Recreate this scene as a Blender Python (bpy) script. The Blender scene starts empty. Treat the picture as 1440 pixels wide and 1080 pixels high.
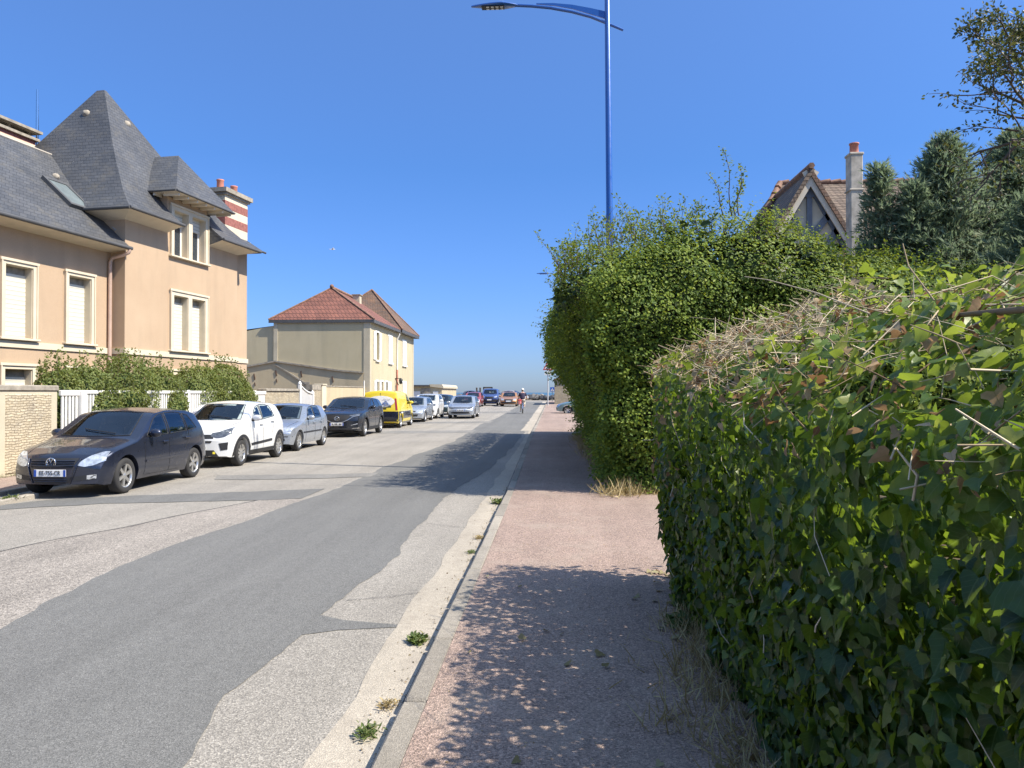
import bpy, bmesh, math, random
import numpy as np
from mathutils import Vector, Matrix, noise
from mathutils.bvhtree import BVHTree
random.seed(7); RNG = np.random.default_rng(11)
SC = bpy.context.scene
COL = SC.collection
R = math.radians

# ---------------------------------------------------------------- helpers
def tag(o, label=None, cat=None, group=None, kind=None):
    if label: o['label'] = label
    if cat: o['category'] = cat
    if group: o['group'] = group
    if kind: o['kind'] = kind
    return o

def thing(name, label, cat, loc=(0, 0, 0), rz=0.0, group=None):
    o = bpy.data.objects.new(name, None); COL.objects.link(o)
    o.location = loc; o.rotation_euler = (0, 0, rz); o.empty_display_size = .2
    return tag(o, label, cat, group)

def link(name, me, parent=None):
    o = bpy.data.objects.new(name, me); COL.objects.link(o)
    if parent is not None: o.parent = parent
    return o

class MB:
    """collects shapes into one mesh"""
    def __init__(self): self.v = []; self.f = []; self.m = []; self.sm = []
    def add(self, vs, fs, mi=0, smooth=False):
        b = len(self.v); self.v += [tuple(p) for p in vs]
        for f in fs: self.f.append(tuple(b + i for i in f)); self.m.append(mi); self.sm.append(smooth)
        return self
    def box(self, x0, x1, y0, y1, z0, z1, mi=0):
        vs = [(x, y, z) for z in (z0, z1) for y in (y0, y1) for x in (x0, x1)]
        return self.add(vs, [(0, 2, 3, 1), (4, 5, 7, 6), (0, 1, 5, 4), (2, 6, 7, 3), (0, 4, 6, 2), (1, 3, 7, 5)], mi)
    def bbox(self, x0, x1, y0, y1, z0, z1, b=.01, mi=0):
        """box with chamfered edges"""
        bm = bmesh.new(); bmesh.ops.create_cube(bm, size=1)
        for v in bm.verts: v.co = Vector(((x0+x1)/2+v.co.x*(x1-x0), (y0+y1)/2+v.co.y*(y1-y0), (z0+z1)/2+v.co.z*(z1-z0)))
        bmesh.ops.bevel(bm, geom=bm.edges[:], offset=b, segments=1, affect='EDGES')
        bm.verts.ensure_lookup_table()
        self.add([v.co[:] for v in bm.verts], [[v.index for v in f.verts] for f in bm.faces], mi); bm.free(); return self
    def obox(self, c, ax, ay, az, mi=0):
        c, ax, ay, az = map(Vector, (c, ax, ay, az))
        vs = [c + sx*ax + sy*ay + sz*az for sz in (-1, 1) for sy in (-1, 1) for sx in (-1, 1)]
        return self.add(vs, [(0, 2, 3, 1), (4, 5, 7, 6), (0, 1, 5, 4), (2, 6, 7, 3), (0, 4, 6, 2), (1, 3, 7, 5)], mi)
    def tube(self, pts, rad, n=6, mi=0, cap=True, smooth=True):
        pts = [Vector(p) for p in pts]; k = len(pts)
        if not hasattr(rad, '__len__'): rad = [rad]*k
        vs = []; up = None
        for i, p in enumerate(pts):
            t = (pts[min(i+1, k-1)] - pts[max(i-1, 0)])
            t = t.normalized() if t.length > 1e-9 else Vector((0, 0, 1))
            if up is None:
                up = Vector((0, 0, 1)) if abs(t.z) < .9 else Vector((1, 0, 0))
            a = t.cross(up).normalized(); up = a.cross(t).normalized()
            for j in range(n):
                q = 2*math.pi*j/n
                vs.append(p + rad[i]*(math.cos(q)*a + math.sin(q)*up))
        fs = [(i*n+j, i*n+(j+1) % n, (i+1)*n+(j+1) % n, (i+1)*n+j) for i in range(k-1) for j in range(n)]
        self.add(vs, fs, mi, smooth)
        if cap: self.add(vs[:n], [tuple(range(n))[::-1]], mi); self.add(vs[-n:], [tuple(range(n))], mi)
        return self
    def lathe(self, prof, c=(0, 0, 0), axis='z', n=24, mi=0, smooth=True):
        vs = []; k = len(prof)
        for (r, h) in prof:
            for j in range(n):
                q = 2*math.pi*j/n; a, b = r*math.cos(q), r*math.sin(q)
                vs.append({'z': (c[0]+a, c[1]+b, c[2]+h), 'y': (c[0]+a, c[1]+h, c[2]+b), 'x': (c[0]+h, c[1]+a, c[2]+b)}[axis])
        fs = [(i*n+j, i*n+(j+1) % n, (i+1)*n+(j+1) % n, (i+1)*n+j) for i in range(k-1) for j in range(n)]
        return self.add(vs, fs, mi, smooth)
    def ellipsoid(self, c, r, n=12, m=8, mi=0, rot=None):
        vs = []; fs = []
        for i in range(m+1):
            a = math.pi*i/m
            for j in range(n):
                b = 2*math.pi*j/n
                p = Vector((r[0]*math.sin(a)*math.cos(b), r[1]*math.sin(a)*math.sin(b), r[2]*math.cos(a)))
                if rot: p = rot @ p
                vs.append(Vector(c)+p)
        for i in range(m):
            for j in range(n): fs.append((i*n+j, (i+1)*n+j, (i+1)*n+(j+1) % n, i*n+(j+1) % n))
        return self.add(vs, fs, mi, True)
    def prism(self, poly, d, mi=0):
        """poly: 3D points, d: extrusion vector"""
        n = len(poly); d = Vector(d); a = [Vector(p) for p in poly]; b = [p + d for p in a]
        fs = [tuple(range(n))[::-1], tuple(range(n, 2*n))] + [(i, (i+1) % n, n+(i+1) % n, n+i) for i in range(n)]
        return self.add(a+b, fs, mi)
    def quad(self, *p, mi=0): return self.add(p, [tuple(range(len(p)))], mi)
    def build(self, name, mats, parent=None, fixn=True, weld=False):
        me = bpy.data.meshes.new(name); me.from_pydata(self.v, [], self.f)
        if not isinstance(mats, (list, tuple)): mats = [mats]
        for m in mats: me.materials.append(m)
        me.polygons.foreach_set('material_index', self.m)
        me.polygons.foreach_set('use_smooth', self.sm)
        if fixn or weld:
            bm = bmesh.new(); bm.from_mesh(me)
            if weld: bmesh.ops.remove_doubles(bm, verts=bm.verts, dist=weld if weld is not True else .0005)
            bmesh.ops.recalc_face_normals(bm, faces=bm.faces); bm.to_mesh(me); bm.free()
        me.update()
        return link(name, me, parent)

def npmesh(name, V, T, mat, parent=None, lc=None):
    me = bpy.data.meshes.new(name); nv, nt = len(V), len(T)
    me.vertices.add(nv); me.vertices.foreach_set('co', np.ascontiguousarray(V, dtype=np.float32).ravel())
    me.loops.add(nt*3); me.loops.foreach_set('vertex_index', np.ascontiguousarray(T, dtype=np.int32).ravel())
    me.polygons.add(nt); me.polygons.foreach_set('loop_start', np.arange(0, nt*3, 3, dtype=np.int32))
    me.materials.append(mat); me.update(calc_edges=True)
    if lc is not None:
        a = me.attributes.new('leaf_co', 'FLOAT_VECTOR', 'POINT'); a.data.foreach_set('vector', np.ascontiguousarray(lc, dtype=np.float32).ravel()); me.polygons.foreach_set('use_smooth', np.ones(nt, dtype=bool))
    return link(name, me, parent)

def unit(a): return a/np.maximum(np.linalg.norm(a, axis=-1, keepdims=True), 1e-9)

def leafgeo(P, N, D, S, tm, curl=None):
    """batch of leaves: base points P, face normals N, tip directions D, sizes S, template (verts, tris)"""
    tv, tf = tm; Z = unit(N); Y = unit(D - (D*Z).sum(1, keepdims=True)*Z); X = np.cross(Y, Z)
    V = P[:, None, :] + S[:, None, None]*(tv[None, :, 0, None]*X[:, None, :] + tv[None, :, 1, None]*Y[:, None, :] + tv[None, :, 2, None]*Z[:, None, :])
    k = len(tv); n = len(P)
    T = (tf[None] + (np.arange(n)*k)[:, None, None]).reshape(-1, 3)
    return V.reshape(-1, 3), T

def merge(geos):
    Vs, Ts, b = [], [], 0
    for V, T in geos: Vs.append(V); Ts.append(T+b); b += len(V)
    return np.concatenate(Vs), np.concatenate(Ts)

def ivy_template(w=1., seed=0, lobes=True):
    r = np.random.default_rng(seed)
    half = [(0.0, .05), (.24, -.10), (.47, .03), (.53, .24), (.34, .42), (.22, .70), (0, 1.)] if lobes else [(0, 0), (.22, .02), (.38, .2), (.40, .42), (.30, .65), (.14, .87), (0, 1.)]
    mid = [(0, .05), (0, .35), (0, .68), (0, 1.)]
    vs = [(x, y, -.22*y*y) for x, y in mid]; fs = []
    for s in (1, -1):
        b = len(vs); j = 1+.12*r.standard_normal()
        for x, y in half[1:-1]:
            vs.append((s*x*w*j, y+.03*r.standard_normal(), .28*x*w - .25*y*y + .06*r.standard_normal()))
        tri = [(0, b, b+1), (0, b+1, 1), (1, b+1, b+2), (1, b+2, b+3), (1, b+3, 2), (2, b+3, b+4), (2, b+4, 3)]
        fs += [t if s > 0 else t[::-1] for t in tri]
    return np.array(vs), np.array(fs)

def small_template(w=.5):
    vs = [(0, 0, 0), (0, .5, -.03), (0, 1, -.12), (w*.5, .35, .08), (w*.42, .7, .03), (-w*.5, .35, .08), (-w*.42, .7, .03)]
    fs = [(0, 3, 1), (1, 3, 4), (1, 4, 2), (0, 1, 5), (1, 6, 5), (1, 2, 6)]
    return np.array(vs), np.array(fs)

def nz(p, s=1., o=0.): return noise.noise(Vector((p[0]*s+o, p[1]*s+o*1.7, p[2]*s-o)))

def textmesh(txt, size, extrude=.002):
    cu = bpy.data.curves.new('writing', 'FONT'); cu.body = txt; cu.size = size; cu.extrude = extrude
    cu.align_x = 'CENTER'; cu.align_y = 'CENTER'
    ob = bpy.data.objects.new('writing', cu); COL.objects.link(ob)
    dg = bpy.context.evaluated_depsgraph_get(); me = bpy.data.meshes.new_from_object(ob.evaluated_get(dg))
    bpy.data.objects.remove(ob); return me

def text(name, txt, size, M, mat, parent, sx=1.):
    me = textmesh(txt, size); me.transform(Matrix.Diagonal((sx, 1, 1, 1))); me.transform(M); me.materials.clear(); me.materials.append(mat)
    return link(name, me, parent)

# ---------------------------------------------------------------- materials
class NT:
    def __init__(self, name):
        self.m = bpy.data.materials.new(name); self.m.use_nodes = True
        self.t = self.m.node_tree; self.n = self.t.nodes; self.bsdf = self.n['Principled BSDF']; self.out = self.n['Material Output']
    def node(self, typ, **kw):
        x = self.n.new(typ)
        for k, v in kw.items():
            if k in x.inputs.keys(): x.inputs[k].default_value = v
            else: setattr(x, k, v)
        return x
    def l(self, a, b): self.t.links.new(a, b)
    def coord(self, kind='Object'): return self.n.new('ShaderNodeTexCoord').outputs[kind] if kind != 'Pos' else self.n.new('ShaderNodeNewGeometry').outputs['Position']
    def noise(self, vec, scale, detail=4., rough=.55, dist=0.):
        x = self.n.new('ShaderNodeTexNoise'); x.inputs['Scale'].default_value = scale; x.inputs['Detail'].default_value = detail
        x.inputs['Roughness'].default_value = rough; x.inputs['Distortion'].default_value = dist; self.l(vec, x.inputs['Vector']); return x.outputs['Fac']
    def ramp(self, fac, stops):
        x = self.n.new('ShaderNodeValToRGB'); e = x.color_ramp.elements
        while len(e) < len(stops): e.new(.5)
        for i, (p, c) in enumerate(stops): e[i].position = p; e[i].color = (*c, 1) if len(c) == 3 else c
        self.l(fac, x.inputs['Fac']); return x.outputs['Color']
    def mix(self, a, b, fac, mode='MIX'):
        x = self.n.new('ShaderNodeMix'); x.data_type = 'RGBA'; x.blend_type = mode
        for s, v in ((x.inputs['Factor'], fac), (x.inputs['A'], a), (x.inputs['B'], b)):
            if hasattr(v, 'links'): self.l(v, s)
            else: s.default_value = (*v, 1) if hasattr(v, '__len__') else v
        return x.outputs['Result']
    def map(self, vec, scale=(1, 1, 1), rot=(0, 0, 0), loc=(0, 0, 0)):
        x = self.n.new('ShaderNodeMapping'); x.inputs['Scale'].default_value = scale; x.inputs['Rotation'].default_value = rot; x.inputs['Location'].default_value = loc
        self.l(vec, x.inputs['Vector']); return x.outputs['Vector']
    def math(self, op, a, b=0.):
        x = self.n.new('ShaderNodeMath'); x.operation = op
        for s, v in ((x.inputs[0], a), (x.inputs[1], b)):
            if hasattr(v, 'links'): self.l(v, s)
            else: s.default_value = v
        return x.outputs[0]
    def bump(self, h, strength=.3, dist=.02):
        x = self.n.new('ShaderNodeBump'); x.inputs['Strength'].default_value = strength; x.inputs['Distance'].default_value = dist
        self.l(h, x.inputs['Height']); self.l(x.outputs['Normal'], self.bsdf.inputs['Normal']); return x
    def base(self, c):
        if hasattr(c, 'links'): self.l(c, self.bsdf.inputs['Base Color'])
        else: self.bsdf.inputs['Base Color'].default_value = (*c, 1)
    def set(self, **kw):
        for k, v in kw.items(): self.bsdf.inputs[k.replace('_', ' ')].default_value = v
        return self

def lin(r, g, b): return tuple((c/255/12.92 if c/255 <= .04045 else ((c/255+.055)/1.055)**2.4) for c in (r, g, b))

def plain(name, c, rough=.6, var=.12, scale=3., metal=0., bump=0., bscale=60., coat=0., spec=.5):
    t = NT(name); v = t.coord(); f = t.noise(v, scale, 5.)
    lo = tuple(x*(1-var) for x in c); hi = tuple(min(1, x*(1+var)) for x in c)
    t.base(t.ramp(f, [(.3, lo), (.7, hi)])); t.set(Roughness=rough, Metallic=metal); t.bsdf.inputs['Coat Weight'].default_value = coat
    t.bsdf.inputs['Coat Roughness'].default_value = .04; t.bsdf.inputs['Specular IOR Level'].default_value = spec
    if bump: t.bump(t.noise(v, bscale, 4.), bump, .01)
    return t.m

def paint(name, c, metal=0.3, rough=.35):
    t = NT(name); v = t.coord(); f = t.noise(v, 2.2, 4.)
    t.base(t.mix(c, tuple(min(1., x*1.0+.012) for x in c), f)); t.set(Roughness=rough, Metallic=metal)
    d = t.noise(v, 9, 6.); t.l(t.ramp(d, [(.3, (rough*.8,)*3), (.75, (rough*1.35,)*3)]), t.bsdf.inputs['Roughness'])
    t.bsdf.inputs['Coat Weight'].default_value = .9; t.bsdf.inputs['Coat Roughness'].default_value = .05
    return t.m

def leafmat(name, stops, rough=.45, trans=.35, tcol=(.25, .35, .03), spec=.5, clump=None, veins=False):
    t = NT(name); g = t.n.new('ShaderNodeNewGeometry'); fac = g.outputs['Random Per Island']
    if clump:
        cl = t.noise(g.outputs['Position'], clump, 3.)
        fac = t.math('ADD', t.math('MULTIPLY', fac, .62), t.math('MULTIPLY', t.math('SUBTRACT', cl, .3), .95))
    c = t.ramp(fac, stops)
    if veins:
        at = t.n.new('ShaderNodeAttribute'); at.attribute_name = 'leaf_co'; s = t.n.new('ShaderNodeSeparateXYZ'); t.l(at.outputs['Vector'], s.inputs[0]); ax = t.math('ABSOLUTE', s.outputs[0])
        mid = t.math('LESS_THAN', ax, .022); sd = t.math('ABSOLUTE', t.math('SUBTRACT', t.math('FRACT', t.math('MULTIPLY', t.math('SUBTRACT', s.outputs[1], t.math('MULTIPLY', ax, .75)), 5.)), .5)); vn = t.math('MAXIMUM', mid, t.math('MULTIPLY', t.math('LESS_THAN', sd, .05), .6))
        sp = t.noise(g.outputs['Position'], 45., 3.); c = t.mix(c, t.ramp(sp, [(.3, (.78,)*3), (.7, (1.2,)*3)]), .8, 'MULTIPLY'); c = t.mix(c, (.20, .25, .10), t.math('MULTIPLY', vn, .42))
        t.bump(t.math('ADD', vn, t.math('MULTIPLY', sp, .6)), .35, .004)
    t.base(c); t.set(Roughness=rough); t.bsdf.inputs['Specular IOR Level'].default_value = spec
    tr = t.n.new('ShaderNodeBsdfTranslucent'); t.l(t.mix(c, tcol, .55), tr.inputs['Color'])
    mx = t.n.new('ShaderNodeMixShader'); mx.inputs[0].default_value = trans
    t.l(t.bsdf.outputs[0], mx.inputs[1]); t.l(tr.outputs[0], mx.inputs[2]); t.l(mx.outputs[0], t.out.inputs['Surface'])
    return t.m

def render_mat(name, c, c2, stain=.5):
    """rendered masonry wall: fine grain + soft weathering"""
    t = NT(name); v = t.coord(); big = t.noise(v, .55, 5., .6); fine = t.noise(v, 45, 4.); mid = t.noise(t.map(v, (1.6, 1.6, .25)), 1.3, 5.)
    col = t.ramp(big, [(.3, c), (.72, c2)]); col = t.mix(col, tuple(x*.72 for x in c2), t.math('MULTIPLY', t.ramp(mid, [(.5, (0,)*3), (.72, (1,)*3)]), .42*stain), 'MIX')
    col = t.mix(col, t.ramp(fine, [(.3, (.82,)*3), (.7, (1.08,)*3)]), .45, 'MULTIPLY')
    t.base(col); t.set(Roughness=.9); t.bump(fine, .25, .008); return t.m

def tiles(name, cols, row=.2, width=.3, bump=.5, sx=1., mortar=.012, rough=.6, patch=None, mortc=None):
    """courses of slates / tiles laid by height"""
    t = NT(name); v = t.coord(); s = t.n.new('ShaderNodeSeparateXYZ'); t.l(v, s.inputs[0])
    h = t.math('ADD', t.math('MULTIPLY', s.outputs[0], sx), t.math('MULTIPLY', s.outputs[1], .96))
    c = t.n.new('ShaderNodeCombineXYZ'); t.l(h, c.inputs[0]); t.l(s.outputs[2], c.inputs[1])
    b = t.n.new('ShaderNodeTexBrick'); t.l(c.outputs[0], b.inputs['Vector']); b.inputs['Scale'].default_value = 1.
    b.inputs['Brick Width'].default_value = width; b.inputs['Row Height'].default_value = row; b.inputs['Mortar Size'].default_value = mortar
    b.inputs['Mortar Smooth'].default_value = .4; b.inputs['Bias'].default_value = 0
    b.inputs['Color1'].default_value = (*cols[0], 1); b.inputs['Color2'].default_value = (*cols[1], 1); b.inputs['Mortar'].default_value = (*(mortc or tuple(x*.45 for x in cols[0])), 1)
    n1 = t.noise(v, 1.1, 6., .65); col = t.mix(b.outputs['Color'], t.ramp(n1, [(.3, (.7,)*3), (.7, (1.25,)*3)]), .8, 'MULTIPLY')
    if patch:
        pn = t.noise(v, 2.3, 6., .7); col = t.mix(col, patch, t.math('MULTIPLY', t.ramp(pn, [(.52, (0,)*3), (.72, (1,)*3)]), .55))
    t.base(col); t.set(Roughness=rough)
    saw = t.math('FRACT', t.math('DIVIDE', s.outputs[2], row)); hh = t.math('ADD', t.math('MULTIPLY', t.math('SUBTRACT', 1., saw), .7), t.math('MULTIPLY', b.outputs['Fac'], -.5))
    hh = t.math('ADD', hh, t.math('MULTIPLY', t.noise(v, 14, 3.), .35)); t.bump(hh, bump, .03)
    return t.m

M = {}
def mk_materials():
    # road surfaces
    def road(name, c, spk, big=(.86, 1.1), bump=.35, tint=None, gs=130., isl=False, stain=.35):
        t = NT(name); v = t.coord('Pos')
        vo = t.n.new('ShaderNodeTexVoronoi'); vo.inputs['Scale'].default_value = gs; t.l(v, vo.inputs['Vector'])
        g = t.n.new('ShaderNodeSeparateColor'); t.l(vo.outputs['Color'], g.inputs[0])
        col = t.ramp(g.outputs[0], [(0., tuple(x*(1-spk) for x in c)), (.5, c), (.86, tuple(x*(1+spk*.6) for x in c)), (1., tuple(min(.9, x*(1+spk*1.6)) for x in c))])
        nb = t.noise(v, .35, 6., .6); col = t.mix(col, t.ramp(nb, [(.3, (big[0],)*3), (.7, (big[1],)*3)]), 1., 'MULTIPLY')
        tr = t.noise(t.map(v, (2.2, .10, 1)), 1., 4.); col = t.mix(col, t.ramp(tr, [(.36, (.86,)*3), (.62, (1.06,)*3)]), .7, 'MULTIPLY')
        if tint:
            sp = t.noise(v, 1.7, 5., .7); col = t.mix(col, tint, t.math('MULTIPLY', t.ramp(sp, [(.5, (0,)*3), (.7, (1,)*3)]), .5))
        md = t.noise(v, 11, 5., .7); col = t.mix(col, t.ramp(md, [(.3, (.88,)*3), (.7, (1.1,)*3)]), .8, 'MULTIPLY')
        if isl:
            gi = t.n.new('ShaderNodeNewGeometry'); col = t.mix(col, t.ramp(gi.outputs['Random Per Island'], [(0., (.78, .77, .75)), (1., (1.12, 1.1, 1.06))]), 1., 'MULTIPLY')
        st = t.noise(t.map(v, (1, .35, 1)), .8, 6., .72); col = t.mix(col, (.62, .61, .6), t.math('MULTIPLY', t.ramp(st, [(.60, (0,)*3), (.68, (1,)*3)]), stain), 'MULTIPLY')
        t.base(col); t.set(Roughness=.92); t.bump(t.math('ADD', vo.outputs['Distance'], t.math('MULTIPLY', md, .5)), bump, .012); return t.m
    M['chip'] = road('chip_seal', (.265, .242, .205), .42)
    M['chip2'] = road('chip_seal_brown', (.25, .222, .188), .5, gs=95.)
    M['asphalt'] = road('asphalt_patch', (.142, .139, .128), .38, big=(.92, 1.06), gs=170.)
    M['pave'] = road('pink_pavement', (.285, .207, .165), .5, big=(.84, 1.12), tint=(.35, .285, .225), gs=120., bump=.5)
    M['concrete'] = road('gutter_concrete', (.375, .33, .262), .22, big=(.85, 1.1), tint=(.27, .23, .18), gs=160.)
    M['kerb'] = road('kerb_stone', (.31, .28, .235), .28, isl=True, big=(.82, 1.1), tint=(.22, .20, .16), gs=200.)
    M['soil'] = road('dry_soil', (.20, .15, .09), .5, big=(.7, 1.2), tint=(.12, .13, .05), gs=60.)
    M['sand'] = road('sand', (.42, .34, .24), .2)
    t = NT('sea'); v = t.coord('Pos'); t.base((.045, .10, .13)); t.set(Roughness=.35); t.bump(t.noise(t.map(v, (.25, .6, 1)), 1., 5.), .5, .3); M['sea'] = t.m
    M['asphalt_old'] = road('old_asphalt_patch', (.195, .185, .165), .45, big=(.9, 1.08), gs=150.)
    M['crack'] = plain('bitumen_seal', (.05, .048, .045), .8)
    # walls
    M['ochre'] = render_mat('ochre_render', (.43, .305, .195), (.49, .36, .237), 1.)
    M['cream'] = plain('cream_stone', (.60, .52, .385), .85, .08, 2., bump=.1)
    M['white'] = plain('white_paint', (.78, .76, .70), .5, .05)
    M['soffit'] = plain('soffit_boards', (.66, .58, .45), .7, .06)
    M['beige'] = render_mat('beige_render', (.455, .39, .245), (.52, .45, .295), 1.1)
    M['beige2'] = render_mat('weathered_render', (.46, .375, .235), (.54, .45, .295), 1.5)
    M['quoin'] = plain('pale_pilaster', (.47, .415, .30), .9, .1, 2.)
    M['slate'] = tiles('slate_roof', [(.062, .064, .068), (.082, .083, .085)], .115, .21, .35, patch=(.13, .115, .085), mortar=.008, rough=.55)
    M['redtile'] = tiles('red_interlocking_tile', [(.225, .09, .06), (.175, .072, .052)], .27, .22, 1., mortar=.022, rough=.85, mortc=(.10, .042, .03))
    M['browntile'] = tiles('brown_clay_tile', [(.17, .10, .065), (.12, .085, .065)], .11, .17, .6, mortar=.012, rough=.9, patch=(.25, .13, .055))
    M['oldtile'] = tiles('old_clay_tile', [(.20, .145, .105), (.14, .105, .08)], .13, .19, .9, mortar=.022, rough=.95, patch=(.33, .26, .17))
    M['ridge'] = plain('ridge_terracotta', (.20, .115, .075), .9, .4, 5., bump=.5, bscale=25)
    M['lead'] = plain('lead_flashing', (.42, .38, .32), .6, .2)
    M['zinc'] = plain('zinc_gutter', (.075, .075, .075), .6, .15)
    M['pinkpipe'] = plain('pink_downpipe', (.56, .40, .31), .55, .08)
    M['brickred'] = plain('red_brick', (.27, .105, .085), .95, .3, 9., bump=.3)
    M['terracotta'] = plain('terracotta_pot', (.48, .19, .13), .85, .15)
    M['glass'] = plain('window_glass', (.03, .04, .05), .05, .2, spec=.9)
    M['skyglass'] = plain('rooflight_glass', (.16, .19, .19), .06, .15, spec=.9)
    def shutter(name, c, pitch):
        t = NT(name); v = t.coord(); s = t.n.new('ShaderNodeSeparateXYZ'); t.l(v, s.inputs[0])
        fr = t.math('FRACT', t.math('DIVIDE', s.outputs[2], pitch)); t.base(t.mix(c, tuple(x*.58 for x in c), t.math('LESS_THAN', fr, .17))); t.set(Roughness=.5)
        t.bump(t.math('ABSOLUTE', t.math('SUBTRACT', fr, .55)), .6, .015); return t.m
    M['shutter'] = shutter('roller_shutter', (.64, .61, .51), .11)
    M['wshutter'] = shutter('white_louvre', (.80, .79, .74), .07)
    # ragstone
    t = NT('ragstone'); v = t.coord(); s = t.n.new('ShaderNodeSeparateXYZ'); t.l(v, s.inputs[0])
    c = t.n.new('ShaderNodeCombineXYZ'); t.l(t.math('ADD', s.outputs[0], s.outputs[1]), c.inputs[0]); t.l(s.outputs[2], c.inputs[1])
    w = t.n.new('ShaderNodeTexNoise'); w.inputs['Scale'].default_value = 3.5; t.l(v, w.inputs['Vector'])
    vv = t.n.new('ShaderNodeVectorMath'); vv.operation = 'MULTIPLY_ADD'; vv.inputs[1].default_value = (.22, .10, 0); t.l(w.outputs['Color'], vv.inputs[0]); t.l(c.outputs[0], vv.inputs[2])
    b = t.n.new('ShaderNodeTexBrick'); t.l(vv.outputs[0], b.inputs['Vector']); b.inputs['Scale'].default_value = 1; b.inputs['Brick Width'].default_value = .17; b.inputs['Row Height'].default_value = .052
    b.inputs['Mortar Size'].default_value = .008; b.inputs['Mortar Smooth'].default_value = .6
    b.inputs['Color1'].default_value = (.44, .375, .275, 1); b.inputs['Color2'].default_value = (.54, .475, .36, 1); b.inputs['Mortar'].default_value = (.36, .29, .20, 1)
    t.base(t.mix(b.outputs['Color'], t.ramp(t.noise(v, 2.2, 6., .7), [(.3, (.72,)*3), (.7, (1.15, 1.12, 1.0))]), .9, 'MULTIPLY')); t.set(Roughness=.95)
    t.bump(t.math('ADD', t.math('MULTIPLY', b.outputs['Fac'], -1.), t.math('MULTIPLY', t.noise(v, 18, 5.), .8)), .9, .03); M['rag'] = t.m
    M['cap'] = plain('coping_stone', (.30, .265, .21), .95, .3, 6., bump=.4)
    # foliage
    M['ivy'] = leafmat('ivy_leaf', [(0., (.014, .040, .012)), (.4, (.028, .070, .017)), (.72, (.052, .108, .022)), (.92, (.11, .175, .03)), (1., (.22, .26, .05))], .38, .46, (.30, .42, .02), .42, veins=True)
    M['ivy_top'] = leafmat('ivy_leaf_young', [(0., (.045, .095, .02)), (.4, (.10, .175, .03)), (.75, (.20, .26, .05)), (1., (.42, .42, .12))], .42, .50, (.36, .44, .03), .4, veins=True)
    M['ivy_dead'] = leafmat('ivy_leaf_dead', [(0., (.14, .065, .03)), (.4, (.30, .19, .10)), (1., (.52, .42, .28))], .8, .3, (.4, .2, .08), .2, veins=True)
    M['twig'] = leafmat('ivy_twig', [(0., (.14, .095, .055)), (.3, (.36, .28, .17)), (1., (.66, .56, .40))], .9, .0, (.3, .2, .1), .2)
    M['twig_dark'] = plain('dark_twig', (.10, .075, .05), .95, .3, 8.)
    M['hedge'] = leafmat('hedge_leaf', [(0., (.045, .092, .022)), (.35, (.105, .172, .026)), (.65, (.195, .265, .033)), (.9, (.29, .345, .045)), (1., (.38, .39, .08))], .55, .40, (.36, .38, .02), .25, clump=.9)
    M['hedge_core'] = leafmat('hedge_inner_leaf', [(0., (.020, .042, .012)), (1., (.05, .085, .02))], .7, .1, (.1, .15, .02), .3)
    M['shrub'] = leafmat('shrub_leaf', [(0., (.075, .11, .03)), (.5, (.15, .185, .05)), (1., (.25, .26, .09))], .55, .35, (.34, .36, .05), .25, clump=1.2)
    M['conifer'] = leafmat('conifer_spray', [(0., (.08, .12, .08)), (.5, (.205, .26, .165)), (.85, (.31, .35, .215)), (1., (.37, .35, .19))], .7, .40, (.2, .28, .14), .2, clump=1.1)
    M['treeleaf'] = leafmat('tree_leaf', [(0., (.025, .045, .018)), (.6, (.06, .085, .028)), (1., (.14, .10, .04))], .45, .3, (.2, .22, .03), .4)
    M['bark'] = plain('bark', (.10, .08, .065), .95, .3, 6., bump=.5)
    M['drygrass'] = leafmat('dry_grass', [(0., (.20, .14, .06)), (.5, (.40, .31, .15)), (1., (.56, .46, .25))], .8, .3, (.4, .3, .1), .2)
    M['weed'] = leafmat('weed_leaf', [(0., (.05, .085, .025)), (.6, (.12, .16, .045)), (1., (.24, .22, .10))], .6, .3, (.2, .28, .03), .3)
    # metal / plastic / car
    M['bluelamp'] = paint('blue_lamp_paint', (.009, .085, .33), .1, .3)
    M['black'] = plain('black_plastic', (.018, .018, .019), .55, .2)
    M['rubber'] = plain('tyre_rubber', (.030, .029, .028), .85, .2)
    M['alloy'] = plain('alloy_rim', (.62, .61, .58), .32, .08, metal=.85)
    M['chrome'] = plain('chrome', (.75, .75, .74), .12, .05, metal=1.)
    t = NT('car_window_glass'); fr = t.n.new('ShaderNodeFresnel'); fr.inputs['IOR'].default_value = 1.5; tp = t.n.new('ShaderNodeBsdfTransparent'); tp.inputs['Color'].default_value = (.74, .79, .77, 1)
    gl = t.n.new('ShaderNodeBsdfGlossy'); gl.inputs['Roughness'].default_value = .015; gl.inputs['Color'].default_value = (.9, .95, 1, 1); mx = t.n.new('ShaderNodeMixShader')
    t.l(t.math('ADD', t.math('MULTIPLY', fr.outputs[0], 1.15), .03), mx.inputs[0]); t.l(tp.outputs[0], mx.inputs[1]); t.l(gl.outputs[0], mx.inputs[2]); t.l(mx.outputs[0], t.out.inputs['Surface']); M['carglass'] = t.m
    M['interior'] = plain('car_interior', (.06, .06, .064), .85, .2); M['seat'] = plain('seat_fabric', (.14, .14, .145), .9, .2)
    M['lens'] = plain('headlamp_lens', (.52, .54, .56), .08, .4, 16., metal=.55, coat=1.)
    M['darklens'] = plain('dark_headlamp', (.12, .125, .13), .06, .5, 18., metal=.4, coat=1.)
    M['redlens'] = plain('tail_lamp', (.35, .015, .012), .12, .2, coat=1.)
    M['plate'] = plain('number_plate', (.78, .77, .73), .5, .03)
    M['platetxt'] = plain('plate_black', (.02, .02, .02), .6)
    M['plateblue'] = plain('plate_blue_band', (.02, .08, .38), .5)
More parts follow.
